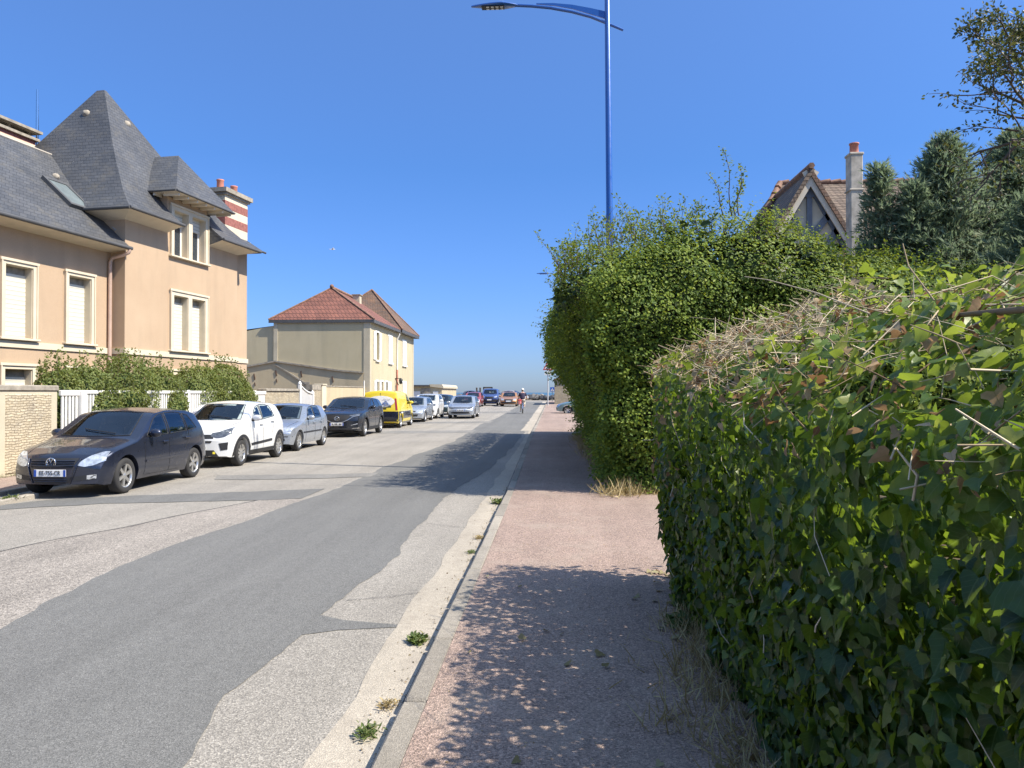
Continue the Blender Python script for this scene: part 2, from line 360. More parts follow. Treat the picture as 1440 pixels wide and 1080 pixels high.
    M['yellow'] = plain('yellow_lamp', (.75, .62, .05), .4)
mk_materials()
def zg(Y): return 0. if Y < 38 else (.0095*(Y-38) if Y < 100 else .589)
SKYS = .14; EXPO = .84
# ---------------------------------------------------------------- setting
def strip(name, x0, x1, y0, y1, dz, mat, step=2., wob=0., z=None):
    mb = MB(); ys = sorted(set([y0, y1] + [y for y in np.arange(y0, y1, step)] + [y for y in (38., 100.) if y0 < y < y1]))
    vs = []
    for y in ys:
        zz = (zg(y) if z is None else z) + dz
        vs += [(x0 + wob*nz((y*.9, x0, 3.1)) + wob*.5*nz((y*4, x0, 1)), y, zz), (x1 + wob*nz((y*.9, x1, 7.7)) + wob*.5*nz((y*4, x1, 5)), y, zz)]
    mb.add(vs, [(2*i, 2*i+1, 2*i+3, 2*i+2) for i in range(len(ys)-1)])
    return tag(mb.build(name, mat), kind='structure')

def setting():
    g = MB(); ys = [-80, 0, 38, 100, 113, 121, 140]; zs = [-.03, -.03, -.03, .55, .55, -.6, -5]
    g.add([(x, y, z) for y, z in zip(ys, zs) for x in (-2000, 2000)], [(2*i, 2*i+1, 2*i+3, 2*i+2) for i in range(6)])
    tag(g.build('ground', M['soil']), kind='structure')
    s = MB(); s.quad((-30000, 118, -3.), (30000, 118, -3.), (30000, 45000, -3.), (-30000, 45000, -3.)); tag(s.build('sea', M['sea']), kind='structure')
    strip('road', -9.06, -.80, -12, 111, 0, M['chip'], 4.)
    strip('esplanade', -70, 70, 99, 112.5, .008, M['chip'], 4.)
    # resurfaced strip: ragged edges
    mb = MB(); ys = np.arange(-8, 96, .12); vs = []
    for y in ys:
        R0 = np.interp(y, [-8, 3.4, 4.2, 5.5, 8, 12.4, 17, 24, 96], [-1.62, -1.66, -1.79, -1.78, -1.66, -1.80, -1.45, -1.3, -1.28]); L0 = np.interp(y, [-8, 5.3, 7.2, 9.6, 11.6, 13.2, 18.6, 26.9, 40, 48, 96], [-3.9, -3.98, -4.24, -4.15, -3.97, -3.85, -3.85, -3.5, -3.9, -3.6, -3.5])
        a = nz((y*.6, 2., 0))*.10 + nz((y*2.3, 1., 0))*.045 + nz((y*9., 1., 4))*.02 + nz((y*31., 1., 4))*.02; b = nz((y*.55, 9., 0))*.10 + nz((y*2.9, 5., 0))*.04 + nz((y*13., 5., 3))*.02
        if 5.35 < y < 5.75: a += .75*math.sin((y-5.35)/.4*math.pi)**2*(1 if y > 5.5 else .7)
        vs += [(L0+b, y, zg(y)+.004), (R0+a, y, zg(y)+.004)]
    mb.add(vs, [(2*i, 2*i+1, 2*i+3, 2*i+2) for i in range(len(ys)-1)]); tag(mb.build('road_resurfaced_strip', M['asphalt'], fixn=False), kind='structure')
    def band(name, pts0, pts1, mat, dz):
        m = MB(); n = 60; vs = []
        xs0, ys0 = zip(*pts0); xs1, ys1 = zip(*pts1)
        for i in range(n+1):
            f = i/n; xa = xs0[0]+(xs0[-1]-xs0[0])*f; xb = xs1[0]+(xs1[-1]-xs1[0])*f
            o1, o2 = nz((xa*2.3, dz*900, 1))*.09, nz((xa*2.1, dz*900, 8))*.09
            y1, y2 = np.interp(xa, xs0, ys0)+o1, np.interp(xb, xs1, ys1)+o2
            vs += [(xa, y1, zg(y1)+dz), (xb, y2, zg(y2)+dz)]
        m.add(vs, [(2*i, 2*i+1, 2*i+3, 2*i+2) for i in range(n)]); tag(m.build(name, mat, fixn=False), kind='structure')
    band('trench_patch', [(-8.9, 9.9), (-8, 10.7), (-6.9, 11.4), (-5.3, 11.75), (-4.05, 12.1)], [(-8.9, 10.9), (-8.3, 11.2), (-7.8, 12.0), (-6.3, 12.5), (-4.05, 13.4)], M['asphalt'], .006)
    band('trench_patch', [(-6.6, 14.6), (-5, 14.9), (-3.7, 15.3)], [(-6.9, 15.4), (-5, 15.7), (-3.7, 16.1)], M['asphalt_old'], .007)
    band('trench_patch', [(-9, 31), (-3.5, 32.4)], [(-9, 33.2), (-3.5, 34.4)], M['asphalt_old'], .006)
    band('trench_patch', [(-8.6, 41), (-3.5, 42)], [(-8.6, 42.6), (-3.5, 43.8)], M['asphalt_old'], .007)
    band('trench_patch', [(-7.6, 56), (-3.4, 58)], [(-7.6, 58.6), (-3.4, 61)], M['asphalt_old'], .006)
    # browner, coarser lane of chip seal next to the strip, ending in a seam
    m = MB(); ys = np.arange(1., 12.2, .3); vs = []
    for y in ys: vs += [(np.interp(y, [1, 7, 12.2], [-7.2, -6.2, -4.6])+nz((y, 3, 3))*.08, y, .003), (-3.9, y, .003)]
    m.add(vs, [(2*i, 2*i+1, 2*i+3, 2*i+2) for i in range(len(ys)-1)]); tag(m.build('road_coarse_patch', M['chip2'], fixn=False), kind='structure')
    m = MB(); vs = []
    for y in ys: x = np.interp(y, [1, 7, 12.2], [-7.2, -6.2, -4.6])+nz((y, 3, 3))*.08; w = .012+.012*abs(nz((y*2, 7, 7))); vs += [(x-w, y, .005), (x+w, y, .005)]
    m.add(vs, [(2*i, 2*i+1, 2*i+3, 2*i+2) for i in range(len(ys)-1)]); tag(m.build('road_seam', M['crack'], fixn=False), kind='structure')
    strip('gutter', -1.13, -.795, -8, 34, .006, M['concrete'], .25, .07)
    strip('gutter', -1.5, -.98, 34.01, 97, .006, M['concrete'], .5, .08)
    k = MB(); y = -8.
    while y < 97:
        x0 = np.interp(y, [0, 12, 30, 97], [-.81, -.81, -.98, -.98]); k.bbox(x0+.02+random.uniform(-.004, .004), x0+.155, y+.007, y+.988, zg(y)-.05, zg(y)+.1+random.uniform(-.006, .005), random.uniform(.012, .022)); y += 1.
    tag(k.build('kerb', M['kerb'], fixn=False), kind='structure')
    j = MB()
    vs = []; ys = np.arange(-8, 34, .2)
    for y in ys: x0 = np.interp(y, [0, 12, 30, 97], [-.81, -.81, -.98, -.98]); w = .018+.012*nz((y*2.5, 4, 4)); vs += [(x0-w, y, zg(y)+.009), (x0+.022, y, zg(y)+.009)]
    j.add(vs, [(2*i, 2*i+1, 2*i+3, 2*i+2) for i in range(len(ys)-1)]); tag(j.build('kerb_joint', M['crack'], fixn=False), kind='structure')
    k = MB(); y = 11.3
    while y < 97: k.bbox(-9.2, -9.06, y+.004, y+.992, zg(y)-.05, zg(y)+.08, .012); y += 1.
    y = -6.
    while y < 11.2: k.bbox(-8.44, -8.3, y+.004, y+.992, -.05, .08, .012); y += 1.
    k.bbox(-9.2, -8.44, 11.16, 11.3, -.05, .08, .012)
    tag(k.build('kerb', M['kerb'], fixn=False), kind='structure')
    p = MB(); ys = [-8, 6.9, 12.2, 30, 38, 97]; vs = [(x, y, zg(y)+.098) for y in ys for x in (np.interp(y, [0, 12, 30, 97], [-.81, -.81, -.98, -.98])+.148, 1.25)]
    p.add(vs, [(2*i, 2*i+1, 2*i+3, 2*i+2) for i in range(5)]); p.quad((1.25, 6.9, .098), (9, 6.9, .098), (9, 12.2, .098), (1.25, 12.2, .098))
    tag(p.build('pavement', M['pave']), kind='structure')
    p = MB(); p.quad((1.25, -8, .092), (40, -8, .092), (40, 6.9, .092), (1.25, 6.9, .092)); p.add([(x, y, zg(y)+.092) for y in (12.2, 38, 97) for x in (1.25, 40)], [(0, 1, 3, 2), (2, 3, 5, 4)])
    tag(p.build('garden_ground', M['soil']), kind='structure')
    p = MB(); p.quad((-8.44, -6, .078), (-8.44, 11.16, .078), (-10.7, 11.16, .078), (-10.7, -6, .078)); p.add([(x, y, zg(y)+.078) for y in (11.16, 38, 97) for x in (-9.2, -10.7)], [(0, 1, 3, 2), (2, 3, 5, 4)])
    tag(p.build('pavement', M['pave']), kind='structure')    # hairline cracks
    for k, (p, q) in enumerate((((-7.9, 14.1), (-3.2, 13.7)), ((-1.7, 6.2), (-1.15, 6.5)), ((-6.8, 5.2), (-5.3, 9.8)), ((-1.65, 9.9), (-1.1, 9.6)))):
        m = MB(); vs = []; n = 60; d = Vector((q[0]-p[0], q[1]-p[1], 0)); nn = Vector((-d.y, d.x, 0)).normalized()
        for i in range(n+1):
            f = i/n; c = Vector((p[0], p[1], .0095))+d*f+nn*(nz((f*5*d.length/4, k, 1))*.16+nz((f*30, k, 2))*.03); w = .003+.004*abs(nz((f*12, k, 9))); vs += [c-nn*w, c+nn*w]
        m.add(vs, [(2*i, 2*i+1, 2*i+3, 2*i+2) for i in range(n)]); tag(m.build('road_crack', M['crack'], fixn=False), kind='structure')
setting()

# ---------------------------------------------------------------- houses
def wallgrid(mb, x, y0, y1, z0, z1, holes, depth=.22, skip=None, extra_y=(), extra_z=(), mi=0, back=None):
    """wall in the plane x facing +x with openings (reveals included)"""
    ys = sorted(set([y0, y1] + list(extra_y) + [h[i] for h in holes for i in (0, 1)])); zs = sorted(set([z0, z1] + list(extra_z) + [h[i] for h in holes for i in (2, 3)]))
    for a, b in zip(ys, ys[1:]):
        for c, d in zip(zs, zs[1:]):
            my, mz = (a+b)/2, (c+d)/2
            if any(h[0] < my < h[1] and h[2] < mz < h[3] for h in holes): continue
            if skip and skip(my, mz): continue
            mb.quad((x, a, c), (x, b, c), (x, b, d), (x, a, d), mi=mi)
    for (a, b, c, d) in holes:
        X = x-depth
        mb.quad((x, a, c), (x, a, d), (X, a, d), (X, a, c), mi=mi); mb.quad((x, b, c), (X, b, c), (X, b, d), (x, b, d), mi=mi)
        mb.quad((x, a, d), (x, b, d), (X, b, d), (X, a, d), mi=mi); mb.quad((x, a, c), (X, a, c), (X, b, c), (x, b, c), mi=mi)

def cwindow(parent, x, oy0, oy1, oz0, oz1, sw=.13, mull=None, shut=1., depth=.2, lab=None):
    """cream stone surround with roller shutter; mull = (a, b) splits the opening"""
    f = MB(); o = .05
    f.box(x-.01, x+o, oy0-sw, oy0, oz0-.02, oz1+sw); f.box(x-.01, x+o, oy1, oy1+sw, oz0-.02, oz1+sw); f.box(x-.01, x+o-.003, oy0, oy1, oz1, oz1+sw)
    f.box(x+o-.002, x+o+.03, oy0-sw-.03, oy1+sw+.03, oz1+sw-.05, oz1+sw+.012)
    f.box(x+o-.002, x+o+.025, oy0-sw, oy0-sw+.035, oz0, oz1+sw-.05); f.box(x+o-.002, x+o+.025, oy1+sw-.035, oy1+sw, oz0, oz1+sw-.05)
    ops = [(oy0, oy1)] if not mull else [(oy0, mull[0]), (mull[1], oy1)]
    if mull: f.box(x-depth, x+o+.004, mull[0], mull[1], oz0, oz1-.001)
    for a, b in ops:      # reveal lining
        f.box(x-depth, x+.012, a-.02, a+.012, oz0, oz1); f.box(x-depth, x+.012, b-.012, b+.02, oz0, oz1); f.box(x-depth, x+.012, a+.012, b-.012, oz1-.012, oz1+.02)
    w = f.build('window', M['cream'], parent)
    s = MB(); s.bbox(x-depth, x+.12, oy0-sw-.05, oy1+sw+.05, oz0-.075, oz0-.02, .01); s.build('sill', M['cream'], w)
    for a, b in ops:
        a += .014; b -= .014; sb = MB(); h = oz1-.015-oz0
        zt = oz1-.19 if shut > .9 else oz1
        if shut > 0: sb.box(x-depth-.02, x-depth+.03, a, b, oz1-.015-h*shut, zt-.0); sb.build('shutter', M['shutter'], w)
        if shut > .9: q = MB(); q.box(x-depth-.03, x-depth+.002, a, b, oz1-.19, oz1-.012); q.build('shutter_box', M['cap'], w)
        if shut < 1:
            q = MB(); z1 = oz1-.015-h*shut; q.box(x-depth-.04, x-depth-.02, a+.06, b-.06, oz0+.06, z1); q.build('pane', M['glass'], w)
            q = MB(); q.box(x-depth-.05, x-depth+.0, a, a+.06, oz0, z1); q.box(x-depth-.05, x-depth+.0, b-.06, b, oz0, z1); q.box(x-depth-.05, x-depth-.002, a+.06, b-.06, oz0, oz0+.06); q.build('frame', M['white'], w)
    return w

def house_ochre():
    A = R(-8.064)
    h = thing('ochre_house', 'peach rendered house with steep slate roof, dormer and banded chimney on the left', 'house', (-11.73, 24., 0), A)
    # local x = outwards to the street, local y = along the street
    y0, y1, xw = -2.93, 2.89, -.45
    HB = [(-.77, -.04, 3.04, 4.73), (.16, .89, 3.04, 4.73), (-.77, -.04, 5.98, 7.38), (.16, .89, 5.98, 7.38), (-.77, -.04, .6, 2.25), (.16, .89, .6, 2.25)]
    w = MB(); wallgrid(w, 0, y0, y1, 0, 7.75, HB, .24, skip=lambda y, z: z > 6.62 and abs(y) > 1.05, extra_y=(-1.05, 1.05), extra_z=(6.62,))
    w.quad((0, y0, 0), (0, y0, 6.62), (-6, y0, 6.62), (-6, y0, 0)); w.quad((0, y1, 0), (-6, y1, 0), (-6, y1, 6.62), (0, y1, 6.62)); w.quad((-6, y0, 0), (-6, y0, 6.62), (-6, y1, 6.62), (-6, y1, 0))
    for s in (-1.05, 1.05): w.quad((0, s, 6.62), (0, s, 7.75), (-2.2, s, 7.75), (-2.2, s, 6.62))
    HW = [(-6.53, -5.71, 3.04, 4.78), (-4.54, -3.73, 3.04, 4.80), (-6.53, -5.71, .8, 2.27), (-4.54, -3.73, .8, 2.27), (-9.4, -8.5, 3.04, 4.78)]
    wallgrid(w, xw, -13, y0, 0, 5.70, HW, .24)
    w.quad((xw, -13, 0), (xw, -13, 5.7), (-6.4, -13, 5.7), (-6.4, -13, 0)); w.quad((-6.4, -13, 0), (-6.4, -13, 5.7), (-6.4, y0, 5.7), (-6.4, y0, 0))
    w.build('wall', M['ochre'], h)
    b = MB(); b.box(xw-.01, xw+.04, -13, y0-.001, 2.79, 2.95); b.box(-.40, .042, y0-.04, y0+.002, 2.79, 2.95); b.box(-.01, .04, y0+.002, y1+.04, 2.79, 2.95); b.build('band_course', M['cream'], h)
    for a in (HW[0], HW[1]): cwindow(h, xw, *a)
    for a in (HW[2], HW[3]): cwindow(h, xw, *a)
    cwindow(h, xw, *HW[4])
    cwindow(h, 0, -.77, .89, 3.04, 4.73, .17, (-.04, .16)); cwindow(h, 0, -.77, .89, 5.98, 7.38, .17, (-.04, .16), shut=.3); cwindow(h, 0, -.77, .89, .6, 2.25, .17, (-.04, .16))
    # tower roof with bell-cast eaves
    ex0, ex1, ey0, ey1 = -6.3, .56, -3.47, 3.45; ze = 6.83
    RF = ((1., ze), (.89, 7.12), (.78, 7.50), (.65, 8.05), (.53, 8.60), (.42, 9.15), (0, 11.32)); r = MB(); rings = []
    ap = (-2.6, -.70, 11.32)
    for f, z in RF:
        if f == 0: rings.append([(ap[0]-.15, ap[1]-.05, z), (ap[0]+.12, ap[1]-.05, z), (ap[0]+.12, ap[1]+.05, z), (ap[0]-.15, ap[1]+.05, z)])
        else: rings.append([(ap[0]+(x-ap[0])*f, ap[1]+(y-ap[1])*f, z) for x, y in ((ex0, ey0), (ex1, ey0), (ex1, ey1), (ex0, ey1))])
    for a, c in zip(rings, rings[1:]):
        for i in range(4):
            if i == 1 and a[0][2] < 7.9:      # the dormer breaks through the eaves: leave its width open
                l = lambda p, q, y: (p[0], y, p[2])
                r.quad(a[1], l(a[1], a[2], -1.07), l(c[1], c[2], -1.07), c[1]); r.quad(l(a[1], a[2], 1.07), a[2], c[2], l(c[1], c[2], 1.07))
            else: r.quad(a[i], a[(i+1) % 4], c[(i+1) % 4], c[i])
    r.quad(*rings[-1])
    e = rings[0]; e2 = [(x, y, ze-.05) for x, y, z in e]
    for i in (0, 2, 3): r.quad(e2[i], e2[(i+1) % 4], e[(i+1) % 4], e[i])
    for ya, yb in ((ey0, -1.07), (1.07, ey1)): r.quad((ex1, ya, ze-.05), (ex1, yb, ze-.05), (ex1, yb, ze), (ex1, ya, ze))
    for y_ in (-1.07, 1.07):
        for a, c in zip(rings[:3], rings[1:4]): r.quad((a[1][0], y_, a[1][2]), (c[1][0], y_, c[1][2]), (c[1][0], y_, c[1][2]-.12), (a[1][0], y_, a[1][2]-.06))
        r.quad((ex1-.01, y_*1.003, 6.775), (ex1-.01, y_*1.003, 6.83), (rings[1][1][0], y_*1.003, 7.11), (rings[2][1][0], y_*1.003, 7.49), (rings[3][1][0], y_*1.003, 8.04), (-.6, y_*1.003, 6.6), (-.02, y_*1.003, 6.6))
    # wing roof
    zr = 8.92; prof = [(.16, 5.80), (-.25, 6.18), (-.7, 6.58), (-3.3, zr), (-6.9, 5.8)]
    for (xa, za), (xb, zb) in zip(prof, prof[1:]): ye = -2.9 if xa > -.6 else -1.2; r.quad((xa, -13.3, za), (xa, ye, za), (xb, ye, zb), (xb, -13.3, zb))
    r.quad((.16, -13.3, 5.75), (.16, -2.9, 5.75), (.16, -2.9, 5.80), (.16, -13.3, 5.80)); r.quad((.16, -2.9, 5.75), (-.5, -2.9, 5.75), (-.5, -2.9, 6.4), (.16, -2.9, 5.8))
    # lower cricket roof beside the chimney
    r.quad((.30, 2.7, 6.95), (.30, 4.25, 6.95), (-.9, 4.05, 7.75), (-.9, 2.7, 7.95)); r.quad((.30, 4.25, 6.95), (-3.2, 4.25, 6.95), (-3.2, 3.6, 7.7), (-.9, 4.05, 7.75)); r.quad((.30, 2.7, 6.9), (.30, 4.25, 6.9), (.30, 4.25, 6.95), (.30, 2.7, 6.95))
    roof = r.build('roof', M['slate'], h)
    s = MB(); s.quad((ex1-.02, ey0+.02, 6.775), (ex1-.02, -1.07, 6.775), (-.02, -1.07, 6.60), (-.02, y0, 6.60)); s.quad((ex1-.02, 1.07, 6.775), (ex1-.02, ey1-.02, 6.775), (-.02, y1, 6.60), (-.02, 1.07, 6.60)); s.quad((ex1-.02, ey0+.02, 6.775), (-.02, y0, 6.6), (-6, y0, 6.6), (-6, ey0+.02, 6.775)); s.quad((ex1-.02, ey1-.02, 6.775), (-6, ey1-.02, 6.775), (-6, y1, 6.6), (-.02, y1, 6.6))
    s.quad((.14, -13.2, 5.745), (.14, -2.93, 5.745), (xw-.01, -2.93, 5.66), (xw-.01, -13.2, 5.66)); s.build('soffit', M['soffit'], h)
    g = MB(); g.tube([(ex1+.03, ey0-.03, 6.80), (ex1+.03, -1.06, 6.80)], .05, 8); g.tube([(ex1+.03, 1.06, 6.80), (ex1+.03, ey1+.03, 6.80)], .05, 8); g.tube([(ex1+.03, ey0-.03, 6.80), (-2.5, ey0-.03, 6.80)], .05, 8); g.tube([(.19, -13.2, 5.775), (.19, -2.9, 5.775)], .055, 8)
    g.tube([(ex1+.03, ey1+.03, 6.80), (-4, ey1+.03, 6.8)], .05, 8); g.tube([(.33, 2.7, 6.92), (.33, 4.28, 6.92)], .04, 8); g.build('gutter', M['zinc'], h)
    d = MB(); d.tube([(.19, -2.98, 5.73), (.17, -3.0, 5.64), (-.02, -3.02, 5.56), (-.30, -3.05, 5.50), (-.37, -3.06, 5.38), (-.37, -3.06, .1)], .05, 10); d.build('downpipe', M['pinkpipe'], h)
    # hips, valley and ridge flashings
    fl = MB(); fl.tube([(-3.3, -13.3, zr+.01), (-3.3, -1.75, zr+.01)], .03, 6); fl.build('ridge_cap', M['lead'], roof)
    fl = MB(); fl.tube([(-3.15, -1.75, 8.88), (-1.9, -2.20, 7.74), (-.9, -2.75, 6.84), (-.3, -2.94, 6.30)], .035, 5); fl.build('flashing', M['lead'], roof); fl = MB(); fl.tube([(-2.24, -.30, 10.60), (-1.58, .40, 9.43)], .018, 5); fl.build('flashing', M['lead'], roof)
    def onroof(u, z, side):     # point of the tower roof for vents
        for (fa, za), (fb, zb) in zip(RF, RF[1:]):
            if za <= z <= zb: f = fa+(fb-fa)*(z-za)/(zb-za)
        return (ap[0]+(ex1-ap[0])*f, u, z) if side == 'f' else (u, ap[1]+(ey0-ap[1])*f, z)
    for (u, z, sd) in ((-.35, 10.32, 'f'), (-2.75, 10.42, 'l')):
        x, y, z = onroof(u, z, sd); v = MB(); v.lathe([(.0, .12), (.10, .09), (.13, 0), (.12, -.1)], (x, y+(.09 if sd == 'l' else 0), z), 'x' if sd == 'f' else 'y', 10); v.v = [(a_, b_ if sd == 'f' else 2*y+.09-b_, c_) for a_, b_, c_ in v.v]; v.build('roof_vent', M['cap'], roof)
    v = MB(); v.lathe([(.0, .12), (.09, .08), (.11, 0)], (-2.15, -3.1, 7.88), 'x', 8); v.build('roof_vent', M['cap'], roof)
    # rooflight on the wing slope
    t = Vector((-2.6, 0, 2.34)).normalized(); nrm = Vector((2.34, 0, 2.6)).normalized(); c = Vector((-1.36, -3.55, 7.17)) + nrm*.05
    sk = MB(); 
    for sx, sy, lx, ly in ((0, -.39, .62, .05), (0, .39, .62, .05), (.57, 0, .05, .34), (-.57, 0, .05, .34)): sk.obox(c+t*sx+Vector((0, sy, 0)), t*lx, Vector((0, ly, 0)), nrm*.06)
    so = sk.build('rooflight', M['zinc'], roof); sk = MB(); sk.obox(c+nrm*.02, t*.52, Vector((0, .34, 0)), nrm*.02); sk.build('pane', M['skyglass'], so)
    # dormer roof
    dz = 7.83; a0, a1, ax = -1.45, 1.72, .58
    dr = MB(); A1, B1 = (ax, a0, dz), (ax, a1, dz); C0, D0 = (-2.4, a0, dz), (-2.4, a1, dz); P1, P2 = (-.55, .28, 9.42), (-2.2, .28, 9.42)
    dr.quad(A1, B1, P1); dr.quad(C0, A1, P1, P2); dr.quad(B1, D0, P2, P1)
    for p, q in ((A1, B1), (C0, A1), (B1, D0)): dr.quad((p[0], p[1], p[2]-.06), (q[0], q[1], q[2]-.06), q, p)
    do = dr.build('dormer_roof', M['slate'], roof); sd = MB(); sd.quad((ax-.02, a0+.02, dz-.055), (ax-.02, a1-.02, dz-.055), (-2.3, a1-.02, dz-.055), (-2.3, a0+.02, dz-.055)); sd.build('dormer_soffit', M['soffit'], roof)
    g = MB(); g.tube([(ax+.02, a0, dz-.03), (ax+.02, a1, dz-.03)], .035, 6); g.tube([(ax, a0-.02, dz-.03), (-1.4, a0-.02, dz-.03)], .035, 6); g.build('dormer_gutter', M['zinc'], roof)
    for yy in np.linspace(a0+.2, a1-.15, 7): br = MB(); br.obox((.28, yy, dz-.10), (.26, 0, 0), (0, .03, 0), (0, 0, .045)); br.build('eaves_bracket', M['soffit'], roof)
    for xx in (-.2, -.6, -1.0): br = MB(); br.obox((xx, a0+.2, dz-.10), (.03, 0, 0), (0, .17, 0), (0, 0, .045)); br.build('eaves_bracket', M['soffit'], roof)
    # right chimney, banded
    c = MB(); c.box(-1.3, -.35, 2.66, 4.15, 0, 7.3, 0); zz = [(7.3, 7.69, 1), (7.69, 7.98, 2), (7.98, 8.27, 1), (8.27, 8.55, 2), (8.55, 8.83, 1)]
    for i, (a, b_, mi) in enumerate(zz): o = .012 if mi == 2 else .006; c.box(-1.3-o, -.35+o, 2.66-o, 4.15+o, a, b_, mi)
    c.box(-1.42, -.20, 2.5, 4.3, 8.83, 8.98, 3); c.box(-1.36, -.27, 2.57, 4.22, 8.75, 8.832, 3); c.box(-.38, -.31, 2.66, 4.19, 2.79, 2.95, 1); c.box(-1.42, -.24, 2.58, 4.24, 7.18, 7.31, 1)
    ch = c.build('chimney', [M['ochre'], M['cream'], M['brickred'], M['cap']], h)
    for yy, xx in ((3.0, -.75), (3.9, -.75)): p = MB(); p.lathe([(.13, 8.97), (.12, 9.32), (.135, 9.34), (.135, 9.38), (.09, 9.38), (.09, 9.0)], (xx, yy, 0), 'z', 14); p.build('chimney_pot', M['terracotta'], ch)
    dzc = .04; c = MB(); c.box(-4.9, -4.1, -3.4, -1.75, 7.5, 9.15, 0); c.box(-4.91, -4.09, -3.41, -1.74, 9.15, 9.3, 1); c.box(-4.91, -4.09, -3.41, -1.74, 9.3, 9.42, 0); c.box(-5.0, -4.0, -3.5, -1.65, 9.42, 9.5, 2)
    for yy in (-3.3, -2.6, -1.85): c.box(-4.8, -4.2, yy-.05, yy+.05, 9.5, 9.66, 2)
    c.box(-5.05, -3.95, -3.55, -1.6, 9.66, 9.74, 2); c.v = [(a_, b_, z_+dzc) for a_, b_, z_ in c.v]; c.build('chimney', [M['brickred'], M['cream'], M['cap']], h)
    a = MB(); a.tube([(-4.3, -1.45, 8.2), (-4.3, -1.45, 10.2), (-4.3, -1.45, 11.2)], [.05, .045, .035], 6); a.tube([(-4.3, -1.45, 9.2), (-4.0, -1.6, 9.1)], .02, 5); a.build('antenna_mast', M['chrome'], h)
house_ochre()

